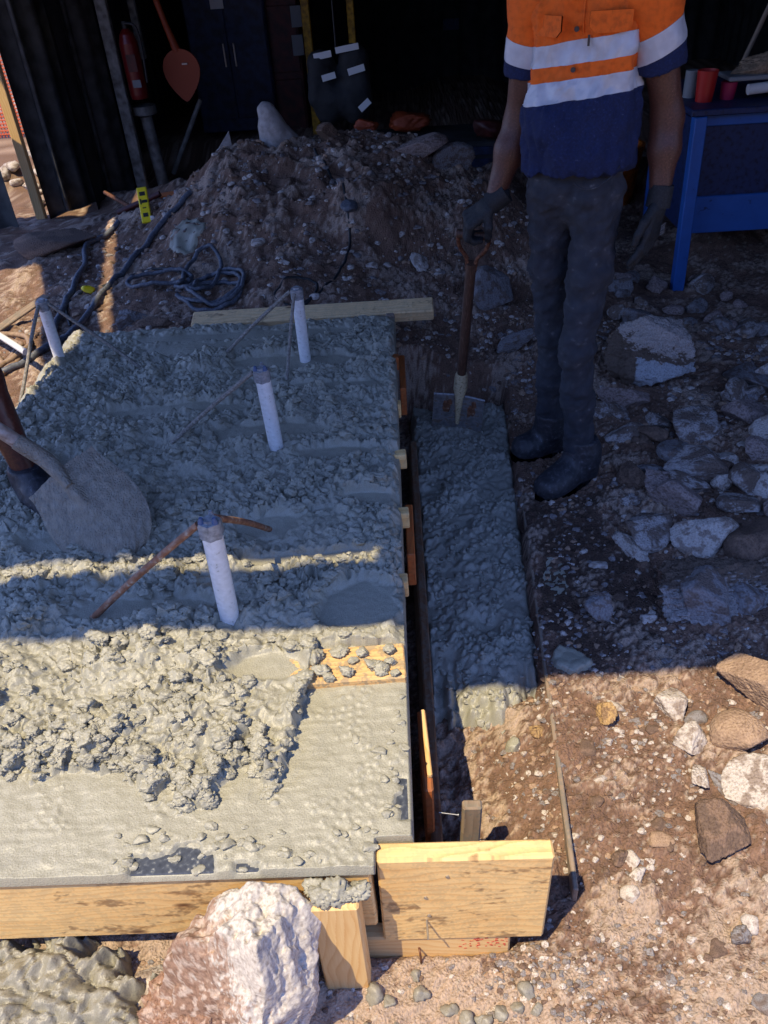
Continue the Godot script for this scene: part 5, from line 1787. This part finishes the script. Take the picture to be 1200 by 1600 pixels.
		# laces
		for i in 3:
			var lp := (toe - dir * (0.105 + 0.022 * i)).lerp(an, 0.12 + 0.1 * i) + U * (0.085 + 0.012 * i)
			part("lace", tube([lp - across * 0.026, lp + U * 0.010, lp + across * 0.026], 0.0028, 5), M.button, boot)
	# gloves
	var gr := Vector3(0.236, 0.787, -2.45) - base   # bar of the spade
	var dR := (gr + U * 0.02 + Vector3(-0.03, 0, 0.0) - wrR).normalized()
	dR = Vector3(-0.80, -0.58, -0.10).normalized()
	var HR := hand_prims(wrR + Vector3(-0.004, -0.004, 0), dR, Vector3(-0.35, 0.85, 0.35), Vector3(0.15, 0.05, 0.95), [[0.75, 1.05, 0.7], [0.85, 1.05, 0.7], [0.9, 1.05, 0.7], [0.95, 1.0, 0.7]], [[0.55, 0.55, 0.75], [0.6, -0.1, 0.9], [0.45, -0.45, 0.8]], 0.05)
	part("glove", bmesh(body_mesh(HR, 0.0042, 0.006, [], 0.0012, 4.0)), M.glove, w)
	var HL := hand_prims(wrL, (Vector3(0.695, 0.79, -2.215) - base - wrL).normalized(), Vector3(0.75, 0.1, 0.6), Vector3(-0.6, 0.0, 0.75), [[0.15, 0.25, 0.15], [0.18, 0.28, 0.2], [0.22, 0.32, 0.2], [0.28, 0.35, 0.25]], [[0.8, 0.55, 0.15], [0.95, 0.2, 0.2], [0.95, -0.05, 0.2]], 0.16)
	var gl := part("glove", bmesh(body_mesh(HL, 0.0042, 0.006, [], 0.0012, 4.0)), M.glove, w)
	for i in 5:
		var lbl := part("print", cbox(Vector3(0.030 - 0.004 * (i % 2), 0.0022, 0.0008), 0.0002), M.paper, gl)
		var bn := Vector3(0.75, 0.1, 0.6).normalized()
		lbl.basis = Basis(Vector3(-0.6, 0.0, 0.75).normalized(), Vector3(0.05, 1, -0.08).normalized(), bn)
		lbl.position = wrL + Vector3(0, -0.058 - 0.006 * i, 0.006) + bn * 0.0205
	# tight knitted cuffs
	for q in [[wrR, dR], [wrL, Vector3(-0.1, -1, 0.1).normalized()]]:
		part("glove_cuff", tube([q[0] - q[1] * 0.045, q[0] - q[1] * 0.02, q[0] + q[1] * 0.012], [0.0315, 0.0325, 0.033], 14), M.glove, w)

func soil_boot(base: Vector3, toe: Vector3, heel: Vector3) -> float:
	var m := base + toe.lerp(heel, 0.5)
	var a := base + toe.lerp(heel, 0.15)
	return maxf(soil_h(m.x, m.z), soil_h(a.x, a.z)) - 0.004

func body_mesh_or(neck: Vector3, L: Vector3, Fw: Vector3, U: Vector3, q: int) -> ArrayMesh:
	var P := PackedVector2Array([Vector2(0.005 * q, 0.0), Vector2(0.062 * q, 0.035), Vector2(0.055 * q, -0.012), Vector2(0.035 * q, -0.045)])
	var m := plate(P, 0.005)
	var st := SurfaceTool.new()
	st.append_from(m, 0, Transform3D(Basis(L, (U * 0.8 - Fw * 0.4).normalized(), Fw).orthonormalized(), neck + Fw * 0.075 - U * 0.03))
	return st.commit()

# ---------------------------------------------------------------- the second worker, mostly outside the picture
func build_second_worker():
	var base := Vector3(-1.30, 0.0, -2.0)
	var w := thing("person", "person at the left edge with bare brown leg in a cement covered boot", "person", "", base)
	var U := Vector3.UP
	var Fw := Vector3(0.70, 0, 0.71)
	var L := Vector3(0.71, 0, -0.70)
	var an := Vector3(-1.062, 0.375, -1.855) - base
	var kn := Vector3(-1.165, 0.80, -1.975) - base
	var hipA := Vector3(-1.42, 1.16, -2.08) - base
	var hipB := Vector3(-1.55, 1.16, -1.93) - base
	var knB := Vector3(-1.46, 0.72, -1.70) - base
	var anB := Vector3(-1.62, 0.22, -1.75) - base
	var ch := Vector3(-1.34, 1.56, -1.86) - base
	var sA := ch - L * 0.17 + U * 0.04
	var sB := ch + L * 0.17 + U * 0.04
	var grip1 := Vector3(-1.40, 0.98, -1.76) - base
	var grip2 := Vector3(-1.60, 1.19, -1.77) - base
	var e1 := grip1.lerp(sA, 0.5) + Vector3(0.10, -0.08, 0.10)
	var e2 := grip2.lerp(sB, 0.5) + Vector3(-0.10, -0.06, -0.12)
	var head := ch + U * 0.24 + Fw * 0.16
	var P := [[hipA, kn, 0.075, 0.050], [kn, kn.lerp(an, 0.35), 0.049, 0.050], [kn.lerp(an, 0.35), an, 0.050, 0.033], [hipB, knB, 0.075, 0.052], [knB, anB, 0.05, 0.035], [hipA, hipB, 0.10, 0.10],
		[hipA.lerp(hipB, 0.5), ch, 0.10, 0.12], [sA, sB, 0.055, 0.055], [ch, head - U * 0.06, 0.05, 0.05], [head + U * 0.02, head - Fw * 0.02, 0.085, 0.088], [head - U * 0.06 + Fw * 0.03, head, 0.05, 0.07],
		[head + Fw * 0.085 - U * 0.01, head + Fw * 0.098 - U * 0.035, 0.010, 0.016],
		[sA, e1, 0.05, 0.04], [e1, grip1, 0.04, 0.028], [sB, e2, 0.05, 0.04], [e2, grip2, 0.04, 0.028]]
	var hd := Vector3(-0.70, 0.72, -0.03).normalized()
	P.append_array(hand_prims(grip1 - Vector3(0.0, -0.03, 0.03), Vector3(0.5, -0.3, 0.6), Vector3(0.3, 0.9, 0.1), hd, [[0.9, 1.0, 0.8], [0.9, 1.0, 0.8], [0.9, 1.0, 0.8], [0.9, 1.0, 0.8]], [[0.6, 0.5, 0.6], [0.6, 0.0, 0.9], [0.4, -0.3, 0.9]]))
	P.append_array(hand_prims(grip2 - Vector3(0.0, -0.03, 0.03), Vector3(0.5, -0.3, 0.6), Vector3(0.3, 0.9, 0.1), -hd, [[0.9, 1.0, 0.8], [0.9, 1.0, 0.8], [0.9, 1.0, 0.8], [0.9, 1.0, 0.8]], [[0.6, 0.5, 0.6], [0.6, 0.0, 0.9], [0.4, -0.3, 0.9]]))
	part("body", bmesh(body_mesh(P, 0.0105, 0.022)), M.skin_red, w)
	part("shirt", bmesh(body_mesh([[hipA.lerp(hipB, 0.5) + U * 0.05, ch, 0.125, 0.145], [sA, sB, 0.075, 0.075], [sA, sA.lerp(e1, 0.6), 0.07, 0.07], [sB, sB.lerp(e2, 0.6), 0.07, 0.07]], 0.014, 0.05, [], 0.008, 1.0)), M.shirt_navy, w)
	part("shorts", bmesh(body_mesh([[hipA, hipA.lerp(kn, 0.62), 0.11, 0.085], [hipB, hipB.lerp(knB, 0.62), 0.11, 0.085], [hipA, hipB, 0.125, 0.125]], 0.014, 0.04, [], 0.008, 1.0)), M.jeans, w)
	for q in [[an, Vector3(0.62, 0, 0.78), 0.32], [anB, Vector3(0.9, 0, 0.4), 0.14]]:
		var a: Vector3 = q[0]
		var d: Vector3 = q[1].normalized()
		var y: float = q[2]
		var f := Vector3(a.x, y + 0.035, a.z)
		part("boot", bmesh(body_mesh([[a + U * 0.03, f + U * 0.03, 0.050, 0.050], [f - d * 0.05, f + d * 0.07, 0.046, 0.047], [f + d * 0.07, f + d * 0.15, 0.048, 0.040]], 0.009, 0.03, [[-U, -(y - 0.01)], [U, a.y + 0.045]], 0.005, 2.0)), M.boot, w)

# ---------------------------------------------------------------- hoses and cables
func lay(called: String, label: String, pts: Array, r: float, m: Material, category := "hose", lift := 0.0, group := ""):
	var out := []
	for p in spline(pts, 8):
		var h: float = soil_h(p.x, p.z) + r * 0.8 + lift + p.y
		out.append(Vector3(p.x, h, p.z))
	return solo(called, tube(out, r, 8), m, label, category, group)

func loops(cx: float, cz: float, list: Array) -> Array:
	var pts := []
	for l in list:
		for k in 9:
			var a: float = l[3] + TAU * k / 9.0
			pts.append(Vector3(cx + l[0] + cos(a) * l[2], l[4] + 0.01 * sin(a * 2.0), cz + l[1] + sin(a) * l[2] * l[5]))
	return pts

func build_cables():
	var coil := []
	var jun := Vector3(-0.93, 0, -3.42)
	for l in [[-0.82, -3.40, 0.125, 0.125, 1], [-0.85, -3.46, 0.15, 0.13, -1], [-0.80, -3.46, 0.115, 0.15, 1], [-0.90, -3.60, 0.085, 0.20, -1], [-1.09, -3.56, 0.15, 0.08, 1]]:
		var a0 := atan2((jun.z - l[1]) / l[3], (jun.x - l[0]) / l[2])
		for k in 10:
			var a: float = a0 + l[4] * TAU * k / 10.0
			coil.append(Vector3(l[0] + cos(a) * l[2], 0.012 + 0.006 * coil.size() / 10.0, l[1] + sin(a) * l[3]))
	lay("black_hose", "thin dark hose coiled in loops on the foot of the heap", coil, 0.0095, M.grey_hose)
	lay("black_cable", "black cable running from the coil left over the soil to the yellow tape", [Vector3(-0.95, 0.0, -3.62), Vector3(-1.12, 0, -3.74), Vector3(-1.3, 0, -3.72), Vector3(-1.45, 0, -3.62), Vector3(-1.52, 0, -3.5), Vector3(-1.45, 0, -3.3)], 0.0075, M.black_rubber, "cable")
	lay("black_cable", "black cable climbing the heap from the small loop to the crest", [Vector3(-0.50, 0, -3.22), Vector3(-0.40, 0, -3.30), Vector3(-0.36, 0, -3.42), Vector3(-0.46, 0, -3.44), Vector3(-0.54, 0, -3.34), Vector3(-0.45, 0, -3.28), Vector3(-0.33, 0, -3.40), Vector3(-0.24, 0, -3.62), Vector3(-0.22, 0, -3.85), Vector3(-0.28, 0, -4.10), Vector3(-0.40, 0, -4.42)], 0.0065, M.black_rubber, "cable")
	var plug := solo("cable_plug", stone(601, 3, 4, 0.05, Vector3(0.035, 0.03, 0.045)), M.grey_hose, "grey rubber plug on the cable halfway up the heap", "plug")
	plug.position = Vector3(-0.215, soil_h(-0.215, -3.86) + 0.03, -3.86)
	lay("grey_hose", "thick grey hose curving left of the sun streak down to the slab", [Vector3(-1.50, 0, -4.42), Vector3(-1.62, 0, -4.20), Vector3(-1.55, 0, -3.9), Vector3(-1.53, 0, -3.5), Vector3(-1.50, 0, -3.25), Vector3(-1.42, 0, -3.02), Vector3(-1.30, 0, -2.98)], 0.014, M.grey_hose, "hose", 0.01)
	lay("grey_hose", "thick grey hose crossing the sun streak behind the left pipe", [Vector3(-1.05, 0, -4.3), Vector3(-1.22, 0, -4.1), Vector3(-1.33, 0, -3.75), Vector3(-1.38, 0, -3.4), Vector3(-1.42, 0, -3.15), Vector3(-1.55, 0, -2.95), Vector3(-1.75, 0, -2.85)], 0.014, M.grey_hose, "hose", 0.01)
	lay("tan_hose", "dusty tan hose coiled in the sunlight at the left edge", loops(-1.74, -3.02, [[0.0, 0.0, 0.17, 0.0, 0.0, 1.1], [0.04, -0.05, 0.14, 1.0, 0.014, 1.2], [-0.03, 0.1, 0.15, 2.0, 0.014, 1.0]]), 0.012, M.tan_hose)
	var rod := solo("white_rod", tube([Vector3(-1.46, 0.30, -2.86), Vector3(-1.92, 0.33, -3.3)], 0.013, 10), M.white_matt, "white plastic conduit slanting through the sunlight at the left edge", "conduit")
	rod.name = "white_rod"
	var sl := board("wood_offcut", "short tan wooden slat leaning over the hoses at the left", Vector3(0.30, 0.012, 0.04), Vector3(-1.70, soil_h(-1.70, -3.45) + 0.06, -3.42), Vector3(0.2, 1.05, 0.16), M.wood_grey, "slat")
	var yt := solo("plastic_scrap", stone(602, 2, 9, 0.1, Vector3(0.028, 0.02, 0.035)), M.level_yellow, "small yellow plastic scrap beside the black cable", "plastic scrap")
	yt.position = Vector3(-1.445, soil_h(-1.445, -3.60) + 0.018, -3.60)
	# spirit level stuck in the heap's left flank
	var lv := thing("spirit_level", "yellow spirit level with black markings lying on the heap's left flank", "spirit level", "", Vector3(-1.335, soil_h(-1.335, -4.40) + 0.05, -4.40))
	lv.rotation = Vector3(-0.75, 0.10, 0.08)
	part("body", cbox(Vector3(0.052, 0.20, 0.024), 0.003), M.level_yellow, lv)
	for q in [[0.062, 0.030, 0.022, 0.0], [0.018, 0.030, 0.016, 0.006], [-0.058, 0.026, 0.022, 0.0], [-0.018, 0.018, 0.006, 0.0], [0.018, 0.008, 0.03, -0.014]]:
		var vw := part("marking", cbox(Vector3(q[1], q[2], 0.002), 0.0005), M.print_black, lv)
		vw.position = Vector3(q[3], q[0], 0.0125)
	solo("iron_bar", tube([Vector3(-1.72, 0.34, -4.95), Vector3(-1.38, 0.27, -4.62)], 0.012, 8), M.rusty_steel, "rusty bar lying left of the spirit level", "bar")
	var rs := solo("red_tool_handle", tube([Vector3(-1.56, soil_h(-1.56, -4.62) + 0.03, -4.62), Vector3(-1.30, soil_h(-1.30, -4.62) + 0.03, -4.62)], 0.016, 8), M.dark_red, "dark red tool handle behind the spirit level", "tool")
	rs.name = "red_tool_handle"

# ---------------------------------------------------------------- blue bench at the right
func beam_between(called: String, a: Vector3, b: Vector3, w: float, t: float, m: Material, parent: Node) -> MeshInstance3D:
	var d := (b - a)
	var o := part(called, cbox(Vector3(d.length(), w, t), 0.004), m, parent)
	var x := d.normalized()
	var z := x.cross(Vector3.UP)
	if z.length() < 0.1:
		z = Vector3.BACK
	z = z.normalized()
	o.basis = Basis(x, z.cross(x).normalized(), z)
	o.position = (a + b) * 0.5
	return o

func build_bench():
	var b := thing("work_bench", "blue painted steel work bench with splayed legs at the right", "bench", "", Vector3(1.9, 0, -4.1))
	var X0 := -0.57
	var X1 := 1.0
	var top := part("bench_top", cbox(Vector3(1.62, 0.028, 0.72), 0.004), M.bench_navy, b)
	top.position = Vector3(0.215, 0.806, -0.06)
	beam_between("top_rail", Vector3(X0, 0.765, 0.24), Vector3(X1, 0.765, 0.24), 0.05, 0.03, M.bench_blue, b)
	var pan := part("front_panel", cbox(Vector3(1.5, 0.31, 0.012), 0.002), M.bench_navy, b)
	pan.position = Vector3(0.22, 0.585, 0.232)
	var low := part("lower_rail", cbox(Vector3(1.54, 0.17, 0.026), 0.004), M.bench_blue, b)
	low.position = Vector3(0.22, 0.352, 0.238)
	var pan2 := part("side_panel", cbox(Vector3(0.012, 0.48, 0.5), 0.002), M.bench_navy, b)
	pan2.position = Vector3(X0 + 0.03, 0.52, -0.05)
	for q in [[X0 + 0.02, 0.275, -0.532, 0.295], [X0 + 0.04, -0.36, -0.50, -0.40], [X1, 0.265, X1 + 0.03, 0.285], [X1, -0.36, X1 + 0.03, -0.40]]:
		var g := soil_h(1.9 + q[2], -4.1 + q[3])
		beam_between("leg", Vector3(q[0], 0.79, q[1]), Vector3(q[2], g - 0.01, q[3]), 0.055, 0.055, M.bench_blue, b)
	var ty := 0.82
	var cup := solo("red_tub", lathe([Vector2(0.0, 0.0), Vector2(0.036, 0.0), Vector2(0.045, 0.125), Vector2(0.042, 0.125), Vector2(0.033, 0.01), Vector2(0.0, 0.01)], 18), M.red_plastic, "tall red plastic tub on the near corner of the blue bench", "tub")
	cup.position = Vector3(1.405, ty, -3.97)
	var cup2 := solo("red_cup", lathe([Vector2(0.0, 0.0), Vector2(0.03, 0.0), Vector2(0.036, 0.07), Vector2(0.033, 0.07), Vector2(0.027, 0.01), Vector2(0.0, 0.01)], 18), M.pink_plastic, "short dark pink cup under the grey tray on the bench", "cup")
	cup2.position = Vector3(1.515, ty, -3.99)
	var can := solo("grey_can", lathe([Vector2(0.0, 0.0), Vector2(0.03, 0.0), Vector2(0.03, 0.11), Vector2(0.0, 0.11)], 16), M.paper, "pale grey can at the bench corner beside the red tub", "can")
	can.position = Vector3(1.375, ty, -4.08)
	var tray := solo("grey_tray", cbox(Vector3(0.5, 0.018, 0.16), 0.006), M.paper, "flat grey tray propped on cups on the blue bench", "tray")
	tray.position = Vector3(1.745, ty + 0.085, -4.02)
	var tubo := solo("white_tube", tube([Vector3(1.575, ty + 0.045, -3.92), Vector3(2.1, ty + 0.075, -3.93)], 0.022, 14), M.white_matt, "white plastic tube lying along the front of the blue bench", "tube")
	tubo.name = "white_tube"
	var bag := solo("beige_bag", stone(611, 4, 5, 0.15, Vector3(0.17, 0.05, 0.08)), M.beige_cloth, "beige cloth bundle heaped on the grey tray", "cloth bundle")
	bag.position = Vector3(1.67, ty + 0.125, -4.05)
	solo("leaning_stick", tube([Vector3(1.63, ty + 0.01, -4.25), Vector3(1.82, ty + 0.42, -4.38)], 0.011, 8), M.wood_grey, "thin pale stick standing on the blue bench at the right", "stick")
	var ob := solo("orange_bucket", lathe([Vector2(0.0, 0.0), Vector2(0.11, 0.0), Vector2(0.14, 0.24), Vector2(0.145, 0.24), Vector2(0.145, 0.26), Vector2(0.13, 0.26), Vector2(0.105, 0.015), Vector2(0.0, 0.015)], 22), M.orange_plastic, "orange plastic bucket in the shade behind the worker's hip", "bucket")
	ob.position = Vector3(1.36, soil_h(1.36, -5.3), -5.3)
	ob.scale = Vector3.ONE * 1.35

# ---------------------------------------------------------------- things in the dark of the shed and beyond it
func build_background():
	# fire extinguisher on the grey post
	var ex := thing("fire_extinguisher", "red fire extinguisher hanging beside the grey post in the dark shed", "fire extinguisher", "", Vector3(-1.675, 0.66, -5.98))
	part("cylinder", lathe([Vector2(0.0, 0.0), Vector2(0.055, 0.005), Vector2(0.06, 0.03), Vector2(0.06, 0.33), Vector2(0.045, 0.38), Vector2(0.02, 0.41), Vector2(0.0, 0.41)], 18), M.red_paint, ex)
	part("valve", lathe([Vector2(0.0, 0.40), Vector2(0.018, 0.40), Vector2(0.018, 0.45), Vector2(0.0, 0.45)], 10), M.black_rubber, ex)
	var lab := part("label_sticker", cbox(Vector3(0.055, 0.045, 0.002), 0.0005), M.paper, ex)
	lab.position = Vector3(0.015, 0.10, 0.059)
	var lab2 := part("label_sticker", cbox(Vector3(0.06, 0.10, 0.002), 0.0005), M.dark_red, ex)
	lab2.position = Vector3(0.01, 0.22, 0.0595)
	part("hose", tube(spline([Vector3(0.0, 0.44, 0.01), Vector3(0.07, 0.42, 0.02), Vector3(0.085, 0.3, 0.02), Vector3(0.075, 0.1, 0.02)], 6), 0.009, 8), M.black_rubber, ex)
	# pipe stand with round plate beneath it
	var ps := thing("pipe_stand", "pale pipe stand with a round top plate beside the grey post", "stand", "", Vector3(-1.685, 0.0, -6.12))
	part("pipe", tube([Vector3(0.01, -0.02, 0), Vector3(-0.02, 0.53, 0)], 0.042, 14), M.post_paint, ps)
	part("top_plate", tube([Vector3(-0.02, 0.545, 0), Vector3(-0.02, 0.60, 0)], 0.085, 18), M.post_paint, ps)
	part("foot", tube([Vector3(0.01, 0.0, 0), Vector3(0.01, 0.03, 0)], 0.08, 16), M.post_paint, ps)
	# orange shovel hanging with its blade down
	var os := thing("orange_shovel", "orange painted shovel hanging blade down in the dark shed", "shovel", "", Vector3(-1.40, 0.80, -6.15))
	var ol := PackedVector2Array()
	for i in 28:
		var t := TAU * i / 28.0
		var y := sin(t)
		var x := cos(t) * (0.125 if y > 0 else 0.125 * (1.0 - 0.55 * y * y))
		ol.append(Vector2(x, y * (0.12 if y > 0 else 0.20)))
	part("blade", plate(ol, 0.02), M.orange_paint, os)
	part("shaft", tube([Vector3(-0.01, 0.10, -0.01), Vector3(-0.06, 0.26, -0.03), Vector3(-0.22, 0.9, -0.1)], [0.028, 0.02, 0.018], 10), M.orange_paint, os)
	var hook := part("hook", cbox(Vector3(0.04, 0.012, 0.012), 0.003), M.nail, os)
	hook.position = Vector3(0.03, 0.03, 0.012)
	# blue cabinet with a white mug, red cabinet, posters
	var bc := thing("blue_cabinet", "dark blue steel cabinet at the back of the shed", "cabinet", "", Vector3(-1.22, 0.0, -7.3))
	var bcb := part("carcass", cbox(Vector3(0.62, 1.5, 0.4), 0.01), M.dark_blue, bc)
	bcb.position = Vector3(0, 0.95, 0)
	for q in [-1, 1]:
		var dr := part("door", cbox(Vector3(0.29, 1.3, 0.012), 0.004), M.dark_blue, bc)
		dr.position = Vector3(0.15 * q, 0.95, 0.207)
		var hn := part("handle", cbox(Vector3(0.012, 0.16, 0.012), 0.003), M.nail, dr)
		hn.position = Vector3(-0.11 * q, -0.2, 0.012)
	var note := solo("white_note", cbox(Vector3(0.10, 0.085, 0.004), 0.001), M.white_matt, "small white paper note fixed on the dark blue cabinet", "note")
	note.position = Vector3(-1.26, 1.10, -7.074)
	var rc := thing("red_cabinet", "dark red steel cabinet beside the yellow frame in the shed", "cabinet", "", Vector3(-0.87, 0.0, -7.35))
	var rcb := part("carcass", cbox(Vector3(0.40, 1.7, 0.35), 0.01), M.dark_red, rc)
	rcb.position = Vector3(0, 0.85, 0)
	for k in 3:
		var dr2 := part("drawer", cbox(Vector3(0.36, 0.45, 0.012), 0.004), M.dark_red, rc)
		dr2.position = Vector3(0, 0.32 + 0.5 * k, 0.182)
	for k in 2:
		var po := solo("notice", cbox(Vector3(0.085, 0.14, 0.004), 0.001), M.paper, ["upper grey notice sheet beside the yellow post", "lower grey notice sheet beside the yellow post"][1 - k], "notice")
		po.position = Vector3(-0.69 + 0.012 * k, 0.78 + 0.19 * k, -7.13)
	# yellow steel frame: two posts and a head rail
	var yf := thing("steel_gantry", "yellow steel frame standing behind the heap in the dark shed", "frame", "", Vector3(-0.44, 0.0, -7.0))
	var yp := part("post", cbox(Vector3(0.062, 2.3, 0.06), 0.005), M.yellow_paint, yf)
	yp.position = Vector3(-0.155, 1.15, 0)
	var yp2 := part("post", cbox(Vector3(0.055, 2.3, 0.06), 0.005), M.yellow_paint, yf)
	yp2.position = Vector3(0.18, 1.15, 0)
	var yr := part("head_rail", cbox(Vector3(0.40, 0.06, 0.05), 0.005), M.yellow_paint, yf)
	yr.position = Vector3(0.01, 2.2, 0.0)
	# dark work jacket with reflective strips
	var jk := thing("work_jacket", "dark work jacket with white reflective strips hanging in the shed", "jacket", "", Vector3(-0.33, 0.70, -5.9))
	part("cloth", bmesh(body_mesh([[Vector3(-0.10, 0.10, 0), Vector3(-0.07, -0.16, 0), 0.085, 0.10], [Vector3(0.10, 0.13, 0), Vector3(0.10, -0.16, 0), 0.085, 0.10], [Vector3(-0.08, -0.1, 0.02), Vector3(0.08, -0.1, 0.02), 0.09, 0.09], [Vector3(-0.13, 0.12, 0.03), Vector3(-0.16, -0.08, 0.05), 0.05, 0.045], [Vector3(0.15, 0.14, 0.03), Vector3(0.17, -0.12, 0.06), 0.05, 0.045]], 0.014, 0.05, [], 0.008, 1.0)), M.black_sheet, jk)
	for q in [[Vector3(-0.085, 0.165, 0.075), 0.115, 0.038, 0.13], [Vector3(0.075, 0.195, 0.072), 0.15, 0.036, 0.12], [Vector3(-0.055, 0.045, 0.098), 0.09, 0.038, 0.20], [Vector3(0.125, 0.075, 0.10), 0.11, 0.040, 0.22], [Vector3(0.165, -0.13, 0.115), 0.085, 0.040, 0.65]]:
		var tp := part("reflective_strip", cbox(Vector3(q[1], q[2], 0.004), 0.001), M.white_matt, jk)
		tp.position = q[0]
		tp.rotation = Vector3(-0.15, 0, q[3])
	part("hanger_rope", tube([Vector3(0.0, 0.19, 0), Vector3(0.0, 2.05, 0.0)], 0.006, 6), M.black_rubber, jk)
	# pale sack on the crest
	var sk := solo("pale_sack", bmesh(body_mesh([[Vector3(0.0, 0.0, 0), Vector3(-0.03, 0.13, 0), 0.085, 0.05], [Vector3(0.07, -0.03, 0), Vector3(0.0, 0.06, 0), 0.06, 0.06]], 0.012, 0.04, [], 0.010, 1.0)), M.pale_sack, "pale plastic sack propped on the crest of the heap", "sack")
	sk.position = Vector3(-0.62, soil_h(-0.62, -4.62) + 0.03, -4.62)
	var bg2 := solo("grey_board", plate(PackedVector2Array([Vector2(-0.13, -0.14), Vector2(0.15, -0.14), Vector2(0.13, 0.16)]), 0.012), M.pale_sack, "triangular grey board end sticking up left of the heap", "board")
	bg2.position = Vector3(-1.02, soil_h(-1.02, -4.75) + 0.11, -4.75)
	bg2.rotation.y = 0.2
	var ww := board("wood_offcut", "short orange wooden offcut lying left of the heap crest", Vector3(0.28, 0.03, 0.07), Vector3(-1.20, soil_h(-1.2, -4.72) + 0.03, -4.72), Vector3(0, 0.1, 0.06), M.wood_orange, "offcut")
	# dim clutter right of the frame
	var orb := solo("orange_tarp", stone(620, 3, 6, 0.25, Vector3(0.13, 0.06, 0.10)), M.orange_paint, "crumpled orange tarp in the dark behind the heap crest", "tarp")
	orb.position = Vector3(0.12, 0.42, -6.0)
	var orb2 := solo("orange_bag", stone(621, 3, 6, 0.25, Vector3(0.07, 0.045, 0.06)), M.orange_paint, "small orange bag on the heap crest behind the dark stones", "bag")
	orb2.position = Vector3(-0.12, soil_h(-0.12, -4.75) + 0.07, -4.75)
	var fl := solo("motor_housing", stone(622, 3, 9, 0.12, Vector3(0.10, 0.08, 0.1)), M.dark_red, "small dark red motor housing in the dark right of the heap", "motor")
	fl.position = Vector3(0.62, 0.42, -5.6)
	var crate := thing("dark_crate", "dark steel crate holding clutter behind the heap", "crate", "", Vector3(0.35, 0.0, -5.9))
	var cb := part("box", cbox(Vector3(1.0, 0.34, 0.55), 0.01), M.black_sheet, crate)
	cb.position = Vector3(0, 0.17, 0)
	for k in 4:
		var sl := part("slat", cbox(Vector3(0.94, 0.05, 0.012), 0.003), M.dark_blue, crate)
		sl.position = Vector3(0, 0.06 + 0.075 * k, 0.283)
	var sg := solo("wall_sign", cbox(Vector3(0.16, 0.10, 0.006), 0.001), M.bench_navy, "small dim sign on the back wall of the shed", "sign")
	sg.position = Vector3(0.65, 0.62, -9.33)
	# outside, seen through the gap by the jamb
	var fence := thing("safety_mesh", "orange safety mesh hung outside the gap at the far left", "safety mesh", "", Vector3(-3.3, 0.0, -7.6))
	var st := SurfaceTool.new()
	st.begin(Mesh.PRIMITIVE_TRIANGLES)
	for i in 46:
		st.append_from(cbox(Vector3(0.012, 1.25, 0.004), 0.001), 0, Transform3D(Basis(), Vector3(-0.6 + i * 0.028, 0.80, 0)))
	for j in 44:
		st.append_from(cbox(Vector3(1.3, 0.011, 0.004), 0.001), 0, Transform3D(Basis(), Vector3(0.04, 0.20 + j * 0.028, 0.003)))
	var net := part("net", st.commit(), M.mesh_orange, fence)
	net.set_meta("kind", "stuff")
	for q in [-0.6, 0.68]:
		part("stake", tube([Vector3(q, -0.05, 0.01), Vector3(q, 1.5, 0.01)], 0.018, 8), M.rusty_steel, fence)
	for i in 16:
		var x := rng.randf_range(-3.1, -2.55)
		var z := rng.randf_range(-7.3, -5.9)
		var r := rng.randf_range(0.03, 0.075)
		rock("pale rubble stone lying outside beyond the gap at the far left", Vector2(x, z), Vector3(r, r * 0.7, r), Vector3(0, i, 0), "white", 640 + i % 4, 0.3, 2, 10, 0.08, "rubble_stone", "rubble outside the gap", "stone")
	# the building across the yard, behind the viewer: it hides the low sky from the depth of the shed
	var nb := thing("yard_building", "long low building across the yard behind the viewer", "building", "", Vector3(0, 0, 8.0))
	var nw := part("wall", cbox(Vector3(26.0, 4.6, 0.3), 0.02), M.paper, nb)
	nw.position = Vector3(0, 2.2, 0)
	var nr := part("roof", cbox(Vector3(26.6, 0.12, 6.0), 0.02), M.roof_sheet, nb)
	nr.position = Vector3(0, 4.62, 2.6)
	for q in [-7.0, -2.0, 3.0, 8.0]:
		var wn := part("window", cbox(Vector3(1.6, 1.2, 0.06), 0.01), M.dark_sheet, nb)
		wn.position = Vector3(q, 2.2, -0.16)
	# the white mortar powder patch on the heap
	splat("patch of pale cement powder spilled on the heap's left flank", -1.02, -3.95, 0.12, 0.15, 0.0, 51, 0.012, "cement powder", "cement_powder")
